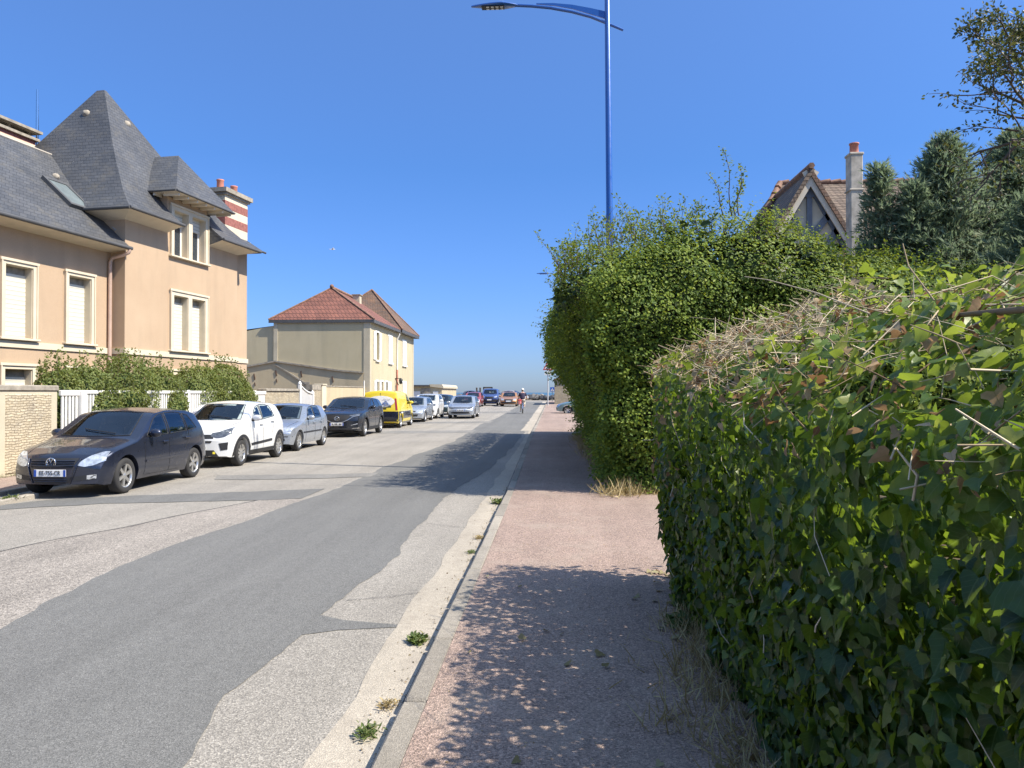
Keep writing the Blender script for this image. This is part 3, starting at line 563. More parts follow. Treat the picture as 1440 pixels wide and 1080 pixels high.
def house_beige():
    h = thing('beige_house', 'beige rendered house with red tiled hip roof and white shutters behind the parked cars', 'house', (-10.4, 42.8, 0))
    D, L = -5.5, 13.4
    holes = [(1.45, 2.25, 3.62, 5.22), (1.6, 2.2, .75, 2.35), (2.75, 3.35, .75, 2.35), (4.0, 4.6, .75, 2.35)]
    w = MB(); wallgrid(w, 0, 0, L, 0, 5.75, holes, .2); w.quad((0, 0, 0), (0, 0, 5.75), (D, 0, 5.75), (D, 0, 0)); w.quad((0, L, 0), (D, L, 0), (D, L, 5.75), (0, L, 5.75)); w.quad((D, 0, 0), (D, 0, 5.75), (D, L, 5.75), (D, L, 0))
    w.box(D-3., D-.001, .07, 6, 0, 5.1); w.prism([(D-3, .07, 5.1), (D-.001, .07, 5.1), (D-.001, .07, 5.5), (D-3, .07, 4.95)], (0, 5.9, 0)); w.build('wall', M['beige'], h)
    q = MB()
    q.box(D-.01, D+.22, -.03, .03, 0, 5.74); q.build('pilaster', M['quoin'], h); q = MB(); q.box(-.34, .02, -.03, .03, 0, 5.74); q.box(-.03, .025, .031, .25, 0, 5.74); q.build('pilaster', M['quoin'], h)
    q = MB(); q.box(-.03, .025, L-.25, L+.02, 0, 5.74); q.build('pilaster', M['quoin'], h)
    s = MB(); s.prism([(-7.2, -.035, 0), (-7.2, -.035, 3.15), (-5.38, -.035, 3.47), (-2., -.035, 2.98), (-.36, -.035, 2.83), (-.36, -.035, 0)], (0, .03, 0)); sc = s.build('lean_to_scar', M['beige2'], h)
    t = MB()
    for p, q_ in (((-7.2, 3.15), (-5.38, 3.47)), ((-5.38, 3.47), (-2., 2.98)), ((-2, 2.97), (-.36, 2.83))):
        a, b = Vector((p[0], -.06, p[1])), Vector((q_[0], -.06, q_[1])); u = (b-a); t.obox((a+b)/2, u/2, (0, .06, 0), Vector((-u.z, 0, u.x)).normalized()*.045)
    t.obox((-4.4, -.06, 2.68), (-.98, 0, .60), (0, .03, 0), (.02, 0, .035)); t.obox((-3.7, -.05, 2.22), (.3, 0, -.02), (0, .03, 0), (.0, 0, .09)); t.build('coping', M['cap'], sc)
    for x, z in ((-5.35, 2.8), (-3.9, 2.75), (-2.1, 2.45), (-6.6, 2.6)):
        t = MB(); t.obox((x, -.05, z), (.03, 0, .02), (0, .02, 0), (-.03, 0, .16)); t.obox((x+.03, -.05, z-.42), (.02, 0, .02), (0, .02, 0), (-.02, 0, .09)); t.build('iron_anchor', plain('rusty_iron', (.10, .06, .04), .9, .3) if x == -5.35 else bpy.data.materials['rusty_iron'], sc)
    r = MB(); o = .28; ze = 5.82; a0, a1, b0, b1 = D-o, o, -.10, 7.6
    P1, P2 = (-2.85, 2.3, 7.92), (-2.85, 8.6, 7.92)
    r.quad((a0, b0, ze), (a1, b0, ze), P1); r.quad((a1, b0, ze), (a1, b1, ze), (P2[0], b1, 7.92), P1); r.quad((a0, b0, ze), P1, (P2[0], b1, 7.92), (a0, b1, ze)); rf = r.build('roof', M['redtile'], h)
    t = MB(); t.tube([(a0, b0, ze+.02), (P1[0], P1[1], 7.94)], .055, 6); t.tube([(a1, b0, ze+.02), (P1[0], P1[1], 7.94)], .055, 6); t.tube([(P1[0], P1[1], 7.96), (P1[0], 7.9, 7.96)], .10, 6); t.ellipsoid((P1[0], P1[1], 8.02), (.13, .16, .13), 8, 6); t.build('ridge_tile', M['ridge'], rf)
    r = MB(); c0, c1, d0, d1 = D-o-.1, o+.1, 7.45, L+.35; z2 = 5.86; ap = (-2.5, 10.9, 8.95)
    cs = [(c0, d0), (c1, d0), (c1, d1), (c0, d1)]
    for i in range(4): (xa, ya), (xb, yb) = cs[i], cs[(i+1) % 4]; r.quad((xa, ya, z2), (xb, yb, z2), (ap[0]+(xb > xa)*.0, ap[1], ap[2]))
    rb = r.build('roof', M['browntile'], h); t = MB()
    for x, y in cs: t.tube([(x, y, z2+.02), (ap[0], ap[1], ap[2]+.03)], .055, 6)
    t.build('ridge_tile', M['ridge'], rb)
    f = MB(); f.box(a0, a1, b0, b0+.04, ze-.18, ze-.01); f.box(a1-.04, a1, b0+.04, b1-.2, ze-.18, ze-.01); f.box(c1-.04, c1, 7.40, d1, z2-.2, z2-.01); f.box(a0, a1-.04, b0+.04, -.04, ze-.17, ze-.15); f.box(.026, a1-.04, -.04, b1-.2, ze-.17, ze-.15); f.box(.026, c1-.04, 7.42, d1, z2-.19, z2-.17); f.build('fascia', M['zinc'], h)
    c = MB(); c.box(-2.6, -2.15, 6.1, 6.6, 7.3, 7.98, 0); c.box(-2.66, -2.09, 6.04, 6.66, 7.98, 8.04, 1); c.build('chimney', [M['quoin'], M['cap']], rf)
    d = MB(); d.tube([(.24, 7.2, 5.58), (.2, 7.2, 5.45), (.08, 7.25, 5.25), (.07, 7.25, 3.2)], .05, 8, 0); d.tube([(.07, 7.25, 3.2), (.07, 7.25, .1)], .055, 8, 1); d.build('downpipe', [M['white'], M['terracotta']], h)
    lm = MB(); lm.obox((.2, 6.9, 2.62), (.2, 0, 0), (0, .02, 0), (0, 0, .02)); lm.obox((.12, 6.9, 2.4), (.02, 0, .02), (0, .02, 0), (-.1, 0, .22)); lm.lathe([(.02, .1), (.13, .0), (.10, -.25), (.04, -.3)], (.38, 6.9, 2.55), 'z', 8); lm.build('wall_lantern', M['black'], h)
    def shut(y0, y1, z0, z1, win, x=.02): s_ = MB(); s_.bbox(x-.02, x+.035, y0, y1, z0, z1, .008); s_.build('shutter', M['wshutter'], win)
    def win(y0, y1, z0, z1, closed):
        sl_ = MB(); sl_.bbox(-.02, .1, y0-.08, y1+.08, z0-.12, z0-.02, .01); m = MB(); m.box(-.01, .018, y0-.09, y1+.09, z1, z1+.1)
        if not closed: m.box(-.19, -.15, y0, y0+.06, z0, z1); m.box(-.19, -.15, y1-.06, y1, z0, z1); m.box(-.19, -.152, y0+.06, y1-.06, (z0+z1)/2-.02, (z0+z1)/2+.02); m.box(-.19, -.152, y0+.06, y1-.06, z1-.06, z1)
        w_ = m.build('window', M['white'], h); sl_.build('sill', M['white'], w_)
        if not closed: p = MB(); p.box(-.2, -.18, y0, y1, z0, z1); p.build('pane', M['glass'], w_)
        return w_
    w1 = win(1.45, 2.25, 3.62, 5.22, False); shut(.86, 1.42, 3.6, 5.25, w1, .025); shut(2.28, 2.80, 3.6, 5.25, w1, .025)
    w2 = win(4.85, 5.95, 3.6, 5.25, True); shut(4.86, 5.38, 3.6, 5.25, w2); shut(5.41, 5.94, 3.6, 5.25, w2)
    w3 = win(9.3, 10.6, 3.6, 5.25, True); shut(9.3, 9.94, 3.6, 5.25, w3); shut(9.96, 10.6, 3.6, 5.25, w3)
    for a, b in ((1.6, 2.2), (2.75, 3.35), (4.0, 4.6)): g = win(a, b, .75, 2.35, False); shut(a-.58 if a < 2 else a-.4, a-.02, .73, 2.38, g, .025); (shut(b+.02, b+1.0, .73, 2.38, g, .025) if b > 4 else None)
    g = win(9.35, 10.6, .6, 2.4, True); shut(9.35, 9.96, .6, 2.4, g); shut(9.98, 10.6, .6, 2.4, g)
house_beige()

def house_timber():
    h = thing('timbered_house', 'half timbered house with old tiled roof and tall chimney behind the tall hedge', 'house', (8, 24, 0))
    w = MB(); w.box(-.6, 10, 2., 8, 0, 6.4); w.box(-1.1, .9, .28, 3, 0, 6.3); w.prism([(-1.48, .28, 6.05), (1.22, .28, 6.05), (-.13, .28, 8.40)], (0, 3, 0)); w.build('wall', M['cream'], h)
    r = MB(); r.quad((-1.75, 1.4, 6.3), (10.6, 1.4, 6.3), (10.2, 4.6, 9.35), (.25, 4.6, 9.35)); r.quad((-1.75, 8.4, 6.3), (10.6, 8.4, 6.3), (10.2, 4.6, 9.35), (.25, 4.6, 9.35)); r.quad((-1.75, 1.4, 6.3), (.25, 4.6, 9.35), (-1.75, 8.4, 6.3)); rf = r.build('roof', M['oldtile'], h)
    for s in (-1, 1):
        g = MB(); a = Vector((-.13, 0, 8.62)); b = Vector((-.13+s*1.52, 0, 6.05)); n = Vector((s*2.57, 0, 1.52)).normalized()*.13
        o_ = Vector((0, .008 if s > 0 else 0, 0)); g.prism([a+o_, b+o_, b-n+o_, a-n+o_], (0, 4.6, 0)); g.build('gable_roof', M['browntile'] if s > 0 else M['oldtile'], h)
        bb = MB(); a2, b2 = a-n*1.02+Vector((0, .06, 0)), b-n*1.02+Vector((0, .06, 0)); bb.prism([a2+o_, b2+o_, b2-n*1.2+o_, a2-n*1.2+o_], (0, .05, 0)); bb.build('bargeboard', M['soffit'], h)
    m = MB(); m.tube([(-.13, -.03, 8.66), (-.13, 4.6, 8.66)], .10, 6); x = .2
    while x < 10.2: m.tube([(x, 4.6, 9.36), (x+.36, 4.6, 9.40)], [.09, .11], 6); x += .37
    for i in range(9): f = i/9; m.tube([(.25-2*f, 4.6-3.2*f, 9.38-3.05*f), (.25-2*(f+.09), 4.6-3.2*(f+.09), 9.42-3.05*(f+.1))], [.11, .13], 6)
    m.build('ridge_tile', M['ridge'], rf)
    t = MB(); t.box(-.20, -.04, .22, .285, 6.2, 8.2)
    def brace(p, q, wd=.085): a, b = Vector((p[0], .25, p[1])), Vector((q[0], .25, q[1])); u = b-a; t.obox((a+b)/2, u/2, (0, .033, 0), Vector((-u.z, 0, u.x)).normalized()*wd)
    for s in (-1, 1):
        brace((-.13+s*.12, 8.05), (-.13+s*1.12, 6.2), .12); brace((-.13+s*.1, 6.55), (-.13+s*.72, 7.35), .1); brace((-.13+s*.55, 6.2), (-.13+s*.95, 6.9), .1)
    t.prism([(-.45, .205, 7.75), (.19, .205, 7.75), (-.13, .205, 8.28)], (0, .08, 0)); t.build('timber_frame', plain('grey_timber', (.15, .17, .20), .8, .15), h)
    ab = MB(); ab.prism([(-.40, .10, 8.10), (.14, .10, 8.10), (-.13, .10, 8.55)], (0, .05, 0)); ab.build('apex_board', M['soffit'], h)
    c = MB(); c.bbox(.555, .905, -1.3, -.9, 4, 8.62, .02, 0); c.bbox(.525, .935, -1.315, -.885, 8.58, 8.66, .02, 0); c.bbox(.52, .94, -1.32, -.88, 7.55, 7.6, .01, 0)
    ch = c.build('chimney', [plain('grey_render', (.46, .41, .33), .95, .3, 4., bump=.3)], h); p = MB(); p.lathe([(.125, 8.66), (.12, 8.92), (.14, 8.93), (.14, 8.97), (.09, 8.97), (.09, 8.7)], (.73, -1.1, 0), 'z', 14); p.build('chimney_pot', M['terracotta'], ch)
house_timber()

def far_buildings():
    h = thing('garage_row', 'low flat roofed row of garages with white doors near the sea', 'garage', (-10.6, 72, zg(72)))
    w = MB(); w.box(-14, 0, 0, 10.5, 0, 1.95); w.build('wall', M['beige'], h)
    r = MB(); r.box(-14.3, -1.2, -.3, 10.6, 1.95, 2.1); r.build('roof', M['zinc'], h); r = MB(); r.prism([(-1.1, -.15, 1.93), (.15, -.15, 1.78), (.15, -.15, 1.95), (0, -.15, 2.14), (-1.2, -.15, 2.16)], (0, 10.7, 0)); r.build('canopy', M['quoin'], h)
    for x in (-5.6, -4.35, -3.0, -.85): d = MB(); d.bbox(x, x+(.95 if x < -1 else .5), -.06, -.0, .0, 1.5, .01); d.build('garage_door', M['wshutter'], h)
    d = MB(); d.box(-2.0, -1.1, -.05, 0, 0, 1.75); d.build('dark_panel', M['cap'], h)
    h = thing('stone_outbuilding', 'pale stone outbuilding at the end of the pavement beyond the tall hedge', 'outbuilding', (-.02, 80, zg(80)))
    w = MB(); w.box(0, 6, 0, 8, 0, 2.65); w.build('wall', M['rag'], h); r = MB(); r.prism([(-.12, -.15, 2.65), (6.1, -.15, 2.65), (3, -.15, 4.2)], (0, 8.3, 0)); r.build('roof', M['browntile'], h)
far_buildings()

# ---------------------------------------------------------------- street walls, fence, gates
def street_walls():
    w = thing('stone_wall_pier', 'thick ragstone wall end with weathered coping beside the white picket gate', 'wall', (-10.75, 15.85, .07))
    m = MB(); m.bbox(-.2, .16, -1.75, 0, 0, 1.66, .01); m.box(-.18, .14, -6, -1.752, 0, 1.66); m.build('wall', M['quoin'], w); m = MB(); m.bbox(.1, .178, -1.56, -.2, .04, 1.60, .02); m.build('stone_panel', M['rag'], w); m = MB(); m.bbox(-.22, .19, -6, .02, 1.66, 1.78, .02); m.build('coping', M['cap'], w)
    g = thing('picket_gate', 'short white picket gate leaf beside the ragstone wall pier', 'gate', (-10.6, 15.95, .07))
    def pickets(m, y0, y1, top, step=.115, h=lambda f: 0):
        n = max(1, round((y1-y0)/step))
        for i in range(n): y = y0+(i+.5)*(y1-y0)/n; m.box(-.013, .013, y-.03, y+.03, .12, top-.02+h((i+.5)/n))
    m = MB(); pickets(m, .02, .62, 1.62); m.box(-.045, -.014, 0, .64, .25, .35); m.build('pickets', M['white'], g); m = MB(); m.bbox(-.035, .035, 0, .64, 1.56, 1.68, .01); m.build('top_rail', M['white'], g); m = MB(); m.bbox(-.09, .09, .65, .83, 0, 1.68, .015); m.build('post', M['white'], g)
    m = MB(); m.lathe([(.03, 0), (.035, .02), (.015, .05)], (.09, .74, 1.0), 'x', 8); m.build('latch', M['zinc'], g)
    f = thing('picket_fence', 'long white picket fence half overgrown by the green shrubs', 'fence', (-10.6, 16.8, .07))
    m = MB(); pickets(m, .05, 9.8, 1.62); m.box(-.05, -.014, 0, 9.8, .25, .35); m.build('pickets', M['white'], f); m = MB(); m.bbox(-.04, .04, 0, 9.8, 1.60, 1.68, .01); m.build('top_rail', M['white'], f)
    for y in (2.45, 4.9, 7.35, 9.85): m = MB(); m.bbox(-.06, .06, y-.05, y+.05, 0, 1.70, .012); m.build('post', M['white'], f)
    f = thing('picket_fence', 'short white picket panel between the round shrub and the low stone wall', 'fence', (-10.6, 26.72, .07))
    m = MB(); pickets(m, .03, .93, 1.6); m.build('pickets', M['white'], f); m = MB(); m.bbox(-.04, .04, 0, .96, 1.56, 1.68, .01); m.build('top_rail', M['white'], f)
    w = thing('stone_wall', 'rough pale stone boundary wall with grey coping behind the silver hatchback', 'wall', (-10.7, 27.7, .07))
    m = MB(); m.box(-.15, .1, 0, 3.7, 0, 1.68); m.build('wall', M['rag'], w); m = MB(); m.bbox(-.2, .15, -.03, 3.72, 1.68, 1.78, .015); m.build('coping', M['cap'], w)
    g = thing('garden_gate', 'white wooden gate with sweeping curved top rail', 'gate', (-10.6, 31.45, .07)); m = MB(); sw = lambda f: .34*(1-f)**2
    pickets(m, .12, 1.7, 1.55, .14, sw); m.box(-.04, -.014, .1, 1.72, .3, .42); m.build('pickets', M['white'], g)
    m = MB(); m.tube([(0, .1+1.62*i/8, 1.60+sw(i/8)) for i in range(9)], .045, 6); m.build('curved_rail', M['white'], g)
    for y, t_ in ((.06, 2.0), (1.76, 1.62)): m = MB(); m.bbox(-.06, .06, y-.06, y+.06, 0, t_, .012); m.lathe([(.08, t_), (.06, t_+.05), (0, t_+.12)], (0, y, 0), 'z', 8); m.build('post', M['white'], g)
    w = thing('gate_pillar', 'square cream gate pillar lit by the sun with a dark lintel beside it', 'pillar', (-10.65, 34.55, .07)); m = MB(); m.bbox(-.3, .08, 0, .62, 0, 1.95, .015); m.build('shaft', M['cream'], w); m = MB(); m.bbox(-.33, .11, -.02, .65, 1.95, 2.03, .015); m.build('cap', M['quoin'], w)
    m = MB(); m.box(-.25, .0, -1.25, -.01, 0, 1.75); m.build('side_wall', M['rag'], w); m = MB(); m.box(-.27, .02, -1.27, -.012, 1.75, 1.98); m.build('lintel', M['cap'], w)
    w = thing('rendered_wall', 'grey beige rendered yard wall below the gable of the beige house', 'wall', (-10.7, 35.25, .07)); m = MB(); m.box(-.12, .06, 0, 7.5, 0, 1.9); m.build('wall', M['beige2'], w); m = MB(); m.bbox(-.15, .09, -.0, 7.5, 1.9, 1.95, .01); m.build('coping', M['cap'], w); m = MB(); m.tube([(.1, 7.1, 0), (.1, 7.1, 2.3)], .03, 6); m.build('pole', M['white'], w)
street_walls()
# ---------------------------------------------------------------- vehicles
def sm(pts, x, s=.05):
    xs, ys = zip(*pts); return float(np.mean(np.interp([x-s, x-s/2, x, x+s/2, x+s], xs, ys)))

def car_body(c):
    """lofted shell; local x runs from the nose backwards, y to the right-hand side seen from the nose"""
    L, W, xf, xr, Rw = c['L'], c['W'], c['xf'], c['xr'], c['R']; Ra = Rw+c.get('gap', .06)
    xs = set(np.linspace(0, L, 46)) | set(np.linspace(0, .25, 9)) | set(np.linspace(L-.25, L, 9))
    for xc in (xf, xr):
        xs = {x for x in xs if abs(x-xc) > Ra+.02}
        xs |= {xc+Ra*math.sin(a) for a in np.linspace(-math.pi/2, math.pi/2, 17)} | {xc-Ra-.004, xc+Ra+.004}
    xs = sorted(xs); n1, n2, n3 = 10, 6, 7
    zs = c.get('sill', .2)
    def bottom(x):
        z = sm(c['under'], x, .02) if 'under' in c else zs + .035*max(0, 1-x/.25)**2 + .14*max(0, 1-(L-x)/.25)**2
        for xc in (xf, xr):
            d = abs(x-xc)
            if d < Ra+.001: z = max(z, Rw+math.sqrt(max(0, Ra*Ra-d*d)))
        return z
    rows = []
    for x in xs:
        zt = sm(c['top'], x); zb_ = min(sm(c['belt'], x), zt-.035); z0 = bottom(x); z0 = min(z0, zb_-.02)
        pw = 1 - c.get('tf', .14)*max(0, 1-x/.9)**2.2 - c.get('tr', .09)*max(0, 1-(L-x)/.8)**2.2
        hw = W/2*pw
        def yy(z):
            t = (z-.55)/.45; return hw*(1-.045*t*t - (.05*max(0, (.36-z)/.2)) ) if z < .55 else hw*(1-c.get('tuck', .03)*t*t)
        sec = []
        for i in range(n1):
            z = z0+(zb_-z0)*i/(n1-1); sec.append((yy(z), z))
        wb = sec[-1][0]; cr = c.get('crown', .055); ze = max(zb_+.012, zt-cr); we = wb - .012 - (ze-zb_)*c.get('tumble', .30)
        for i in range(1, n2+1): f = i/n2; sec.append((wb+(we-wb)*f + .018*math.sin(f*math.pi)*min(1, (ze-zb_)/.2), zb_+(ze-zb_)*f))
        for i in range(1, n3+1): f = i/n3; sec.append((we*(1-f), ze+(zt-ze)*math.sin(f*math.pi/2)**.8))
        rows.append((x, hw, sec))
    bf, br = c.get('bowf', .22), c.get('bowr', .12)
    def bow(x, y):
        t = min(1, abs(y)/(W/2)); return x + bf*t**2.4*max(0, 1-x/(xf-Ra-.01)) - br*t**2.4*max(0, 1-(L-x)/(L-xr-Ra-.01))
    V = []; F = []; n = n1+n2+n3; per = 2*n-1
    for x, hw, sec in rows:
        full = [(y, z) for y, z in sec] + [(-y, z) for y, z in sec[-2::-1]]
        V += [(bow(x, y), y, z) for y, z in full]
    for i in range(len(rows)-1):
        for j in range(per-1): F.append((i*per+j, i*per+j+1, (i+1)*per+j+1, (i+1)*per+j))
        F.append((i*per+per-1, i*per, (i+1)*per, (i+1)*per+per-1))
    # nose and tail caps as curved grids
    for (x, hw, sec) in (rows[0], rows[-1]):
        b = len(V); m = 13
        for y, z in sec:
            for k in range(m): t = -1+2*k/(m-1); V.append((bow(x, y*t), y*t, z))
        for i in range(len(sec)-1):
            for k in range(m-1): F.append((b+i*m+k, b+i*m+k+1, b+(i+1)*m+k+1, b+(i+1)*m+k))
    return V, F

def smoothmesh(name, V, F, mat, parent, ang=40):
    me = bpy.data.meshes.new(name); me.from_pydata(V, [], F); bm = bmesh.new(); bm.from_mesh(me)
    bmesh.ops.remove_doubles(bm, verts=bm.verts, dist=.0015); bmesh.ops.dissolve_degenerate(bm, edges=bm.edges, dist=.0005); bmesh.ops.recalc_face_normals(bm, faces=bm.faces)
    for e in bm.edges: e.smooth = len(e.link_faces) == 2 and e.calc_face_angle(0) < R(ang)
    for f in bm.faces: f.smooth = True
    bm.to_mesh(me); bm.free(); me.materials.append(mat); return link(name, me, parent)

class Proj:
    """patches laid on the shell by ray casting, as thin real plates"""
    def __init__(self, V, F, L):
        self.t = BVHTree.FromPolygons([Vector(v) for v in V], F); self.L = L
    def hit(self, a, b, d, off):
        if d == 'front': o, dr = Vector((-3, a, b)), Vector((1, 0, 0))
        elif d == 'rear': o, dr = Vector((self.L+3, a, b)), Vector((-1, 0, 0))
        elif d == 'right': o, dr = Vector((a, 4, b)), Vector((0, -1, 0))
        elif d == 'left': o, dr = Vector((a, -4, b)), Vector((0, 1, 0))
        elif d == 'top': o, dr = Vector((a, b, 4)), Vector((0, 0, -1))
        p, nn, i, dist = self.t.ray_cast(o, dr)
        if p is None: return None
        if nn.dot(dr) > 0: nn = -nn
        return p + nn*off*.5 - dr*off*.6
    def patch(self, name, lo, hi, d, mat, parent, ns=12, nt=5, off=.008, thick=.012, mirror=False, seal=False):
        """lo/hi: polylines (a, b) of equal sense; bilinear between them"""
        def at(pl, f):
            seg = [0.]
            for p, q in zip(pl, pl[1:]): seg.append(seg[-1]+math.dist(p, q)+1e-6)
            s = f*seg[-1]; return (np.interp(s, seg, [p[0] for p in pl]), np.interp(s, seg, [p[1] for p in pl]))
        G = []
        for j in range(nt+1):
            for i in range(ns+1):
                (a0, b0), (a1, b1) = at(lo, i/ns), at(hi, i/ns); g = j/nt
                p = self.hit(a0+(a1-a0)*g, b0+(b1-b0)*g, d, off); G.append(p)
        for i in range(len(G)):
            if G[i] is None:
                k = [q for q in G if q is not None]
                if not k: return None
                j0, i0 = divmod(i, ns+1); cand = [(abs(jj-j0)+abs(ii-i0), G[jj*(ns+1)+ii]) for jj in range(nt+1) for ii in range(ns+1) if G[jj*(ns+1)+ii] is not None]
                G[i] = min(cand, key=lambda t: t[0])[1].copy()
        mb = MB(); w = ns+1
        if mirror: G = [Vector((p.x, -p.y, p.z)) for p in G]
        mb.add(G, [(j*w+i, j*w+i+1, (j+1)*w+i+1, (j+1)*w+i) for j in range(nt) for i in range(ns)], 0, True)
        dr = {'front': Vector((1, 0, 0)), 'rear': Vector((-1, 0, 0)), 'right': Vector((0, -1, 0)), 'left': Vector((0, 1, 0)), 'top': Vector((0, 0, -1))}[d]
        if mirror: dr = Vector((dr.x, -dr.y, dr.z))
        rim = [i for i in range(w)] + [j*w+ns for j in range(1, nt+1)] + [nt*w+i for i in range(ns-1, -1, -1)] + [j*w for j in range(nt-1, 0, -1)]
        top = [G[i] for i in rim]; bot = [p+dr*thick for p in top]; k = len(rim)
        mb.add(top+bot, [(i, (i+1) % k, k+(i+1) % k, k+i) for i in range(k)])
        o = mb.build(name, mat, parent)
        if seal: s = MB(); s.tube(top+top[:2], .009, 4, 0, False); s.build('window_seal', M['black'], o)
        return o

def wheel(parent, x, y, Rw, width, style, side):
    w = MB(); wd = width/2
    prof = [(Rw*.66, -wd*.9), (Rw*.80, -wd), (Rw*.95, -wd*.92), (Rw, -wd*.62), (Rw, wd*.62), (Rw*.95, wd*.92), (Rw*.80, wd), (Rw*.66, wd*.9), (Rw*.62, wd*.5)]
    w.lathe([(r, h*1.) for r, h in prof], (0, 0, 0), 'y', 32, 0); w.lathe([(0.001, side*wd*.25), (Rw*.66, side*wd*.25)], (0, 0, 0), 'y', 28, 0)
    o = w.build('wheel', M['rubber'], parent); o.location = (x, y, Rw)
    r = MB(); n, kind, mat = style; ys = side*wd*.86
    r.lathe([(Rw*.70, ys*1.04), (Rw*.665, ys*1.05), (Rw*.62, ys*.9), (Rw*.61, ys*.45)], (0, 0, 0), 'y', 28)
    r.lathe([(.001, ys*.86), (Rw*.10, ys*.86), (Rw*.14, ys*.72), (Rw*.17, ys*.35)], (0, 0, 0), 'y', 14)
    for k in range(n):
        a = 2*math.pi*k/n + .3; u = Vector((math.cos(a), 0, math.sin(a))); t = Vector((-math.sin(a), 0, math.cos(a))); yv = Vector((0, 1, 0))
        w0, w1 = (.075, .055) if kind == 'spoke' else (.12, .15)
        p0, p1 = u*Rw*.10, u*Rw*.635
        vs = [p0 - t*Rw*w0*1.1 + yv*ys*.8, p0 + t*Rw*w0*1.1 + yv*ys*.8, p1 + t*Rw*w1*1.6 + yv*ys*.92, p1 - t*Rw*w1*1.6 + yv*ys*.92]
        r.prism(vs, yv*(-ys*.35))
        if kind == 'twin': r.prism([p1*.5+t*Rw*.02+yv*ys*.95, p1*.98+t*Rw*.03+yv*ys*.98, p1*.98-t*Rw*.03+yv*ys*.98, p1*.5-t*Rw*.02+yv*ys*.95], yv*(-ys*.3), 1)
    r.build('rim', [mat, M['black']], o)

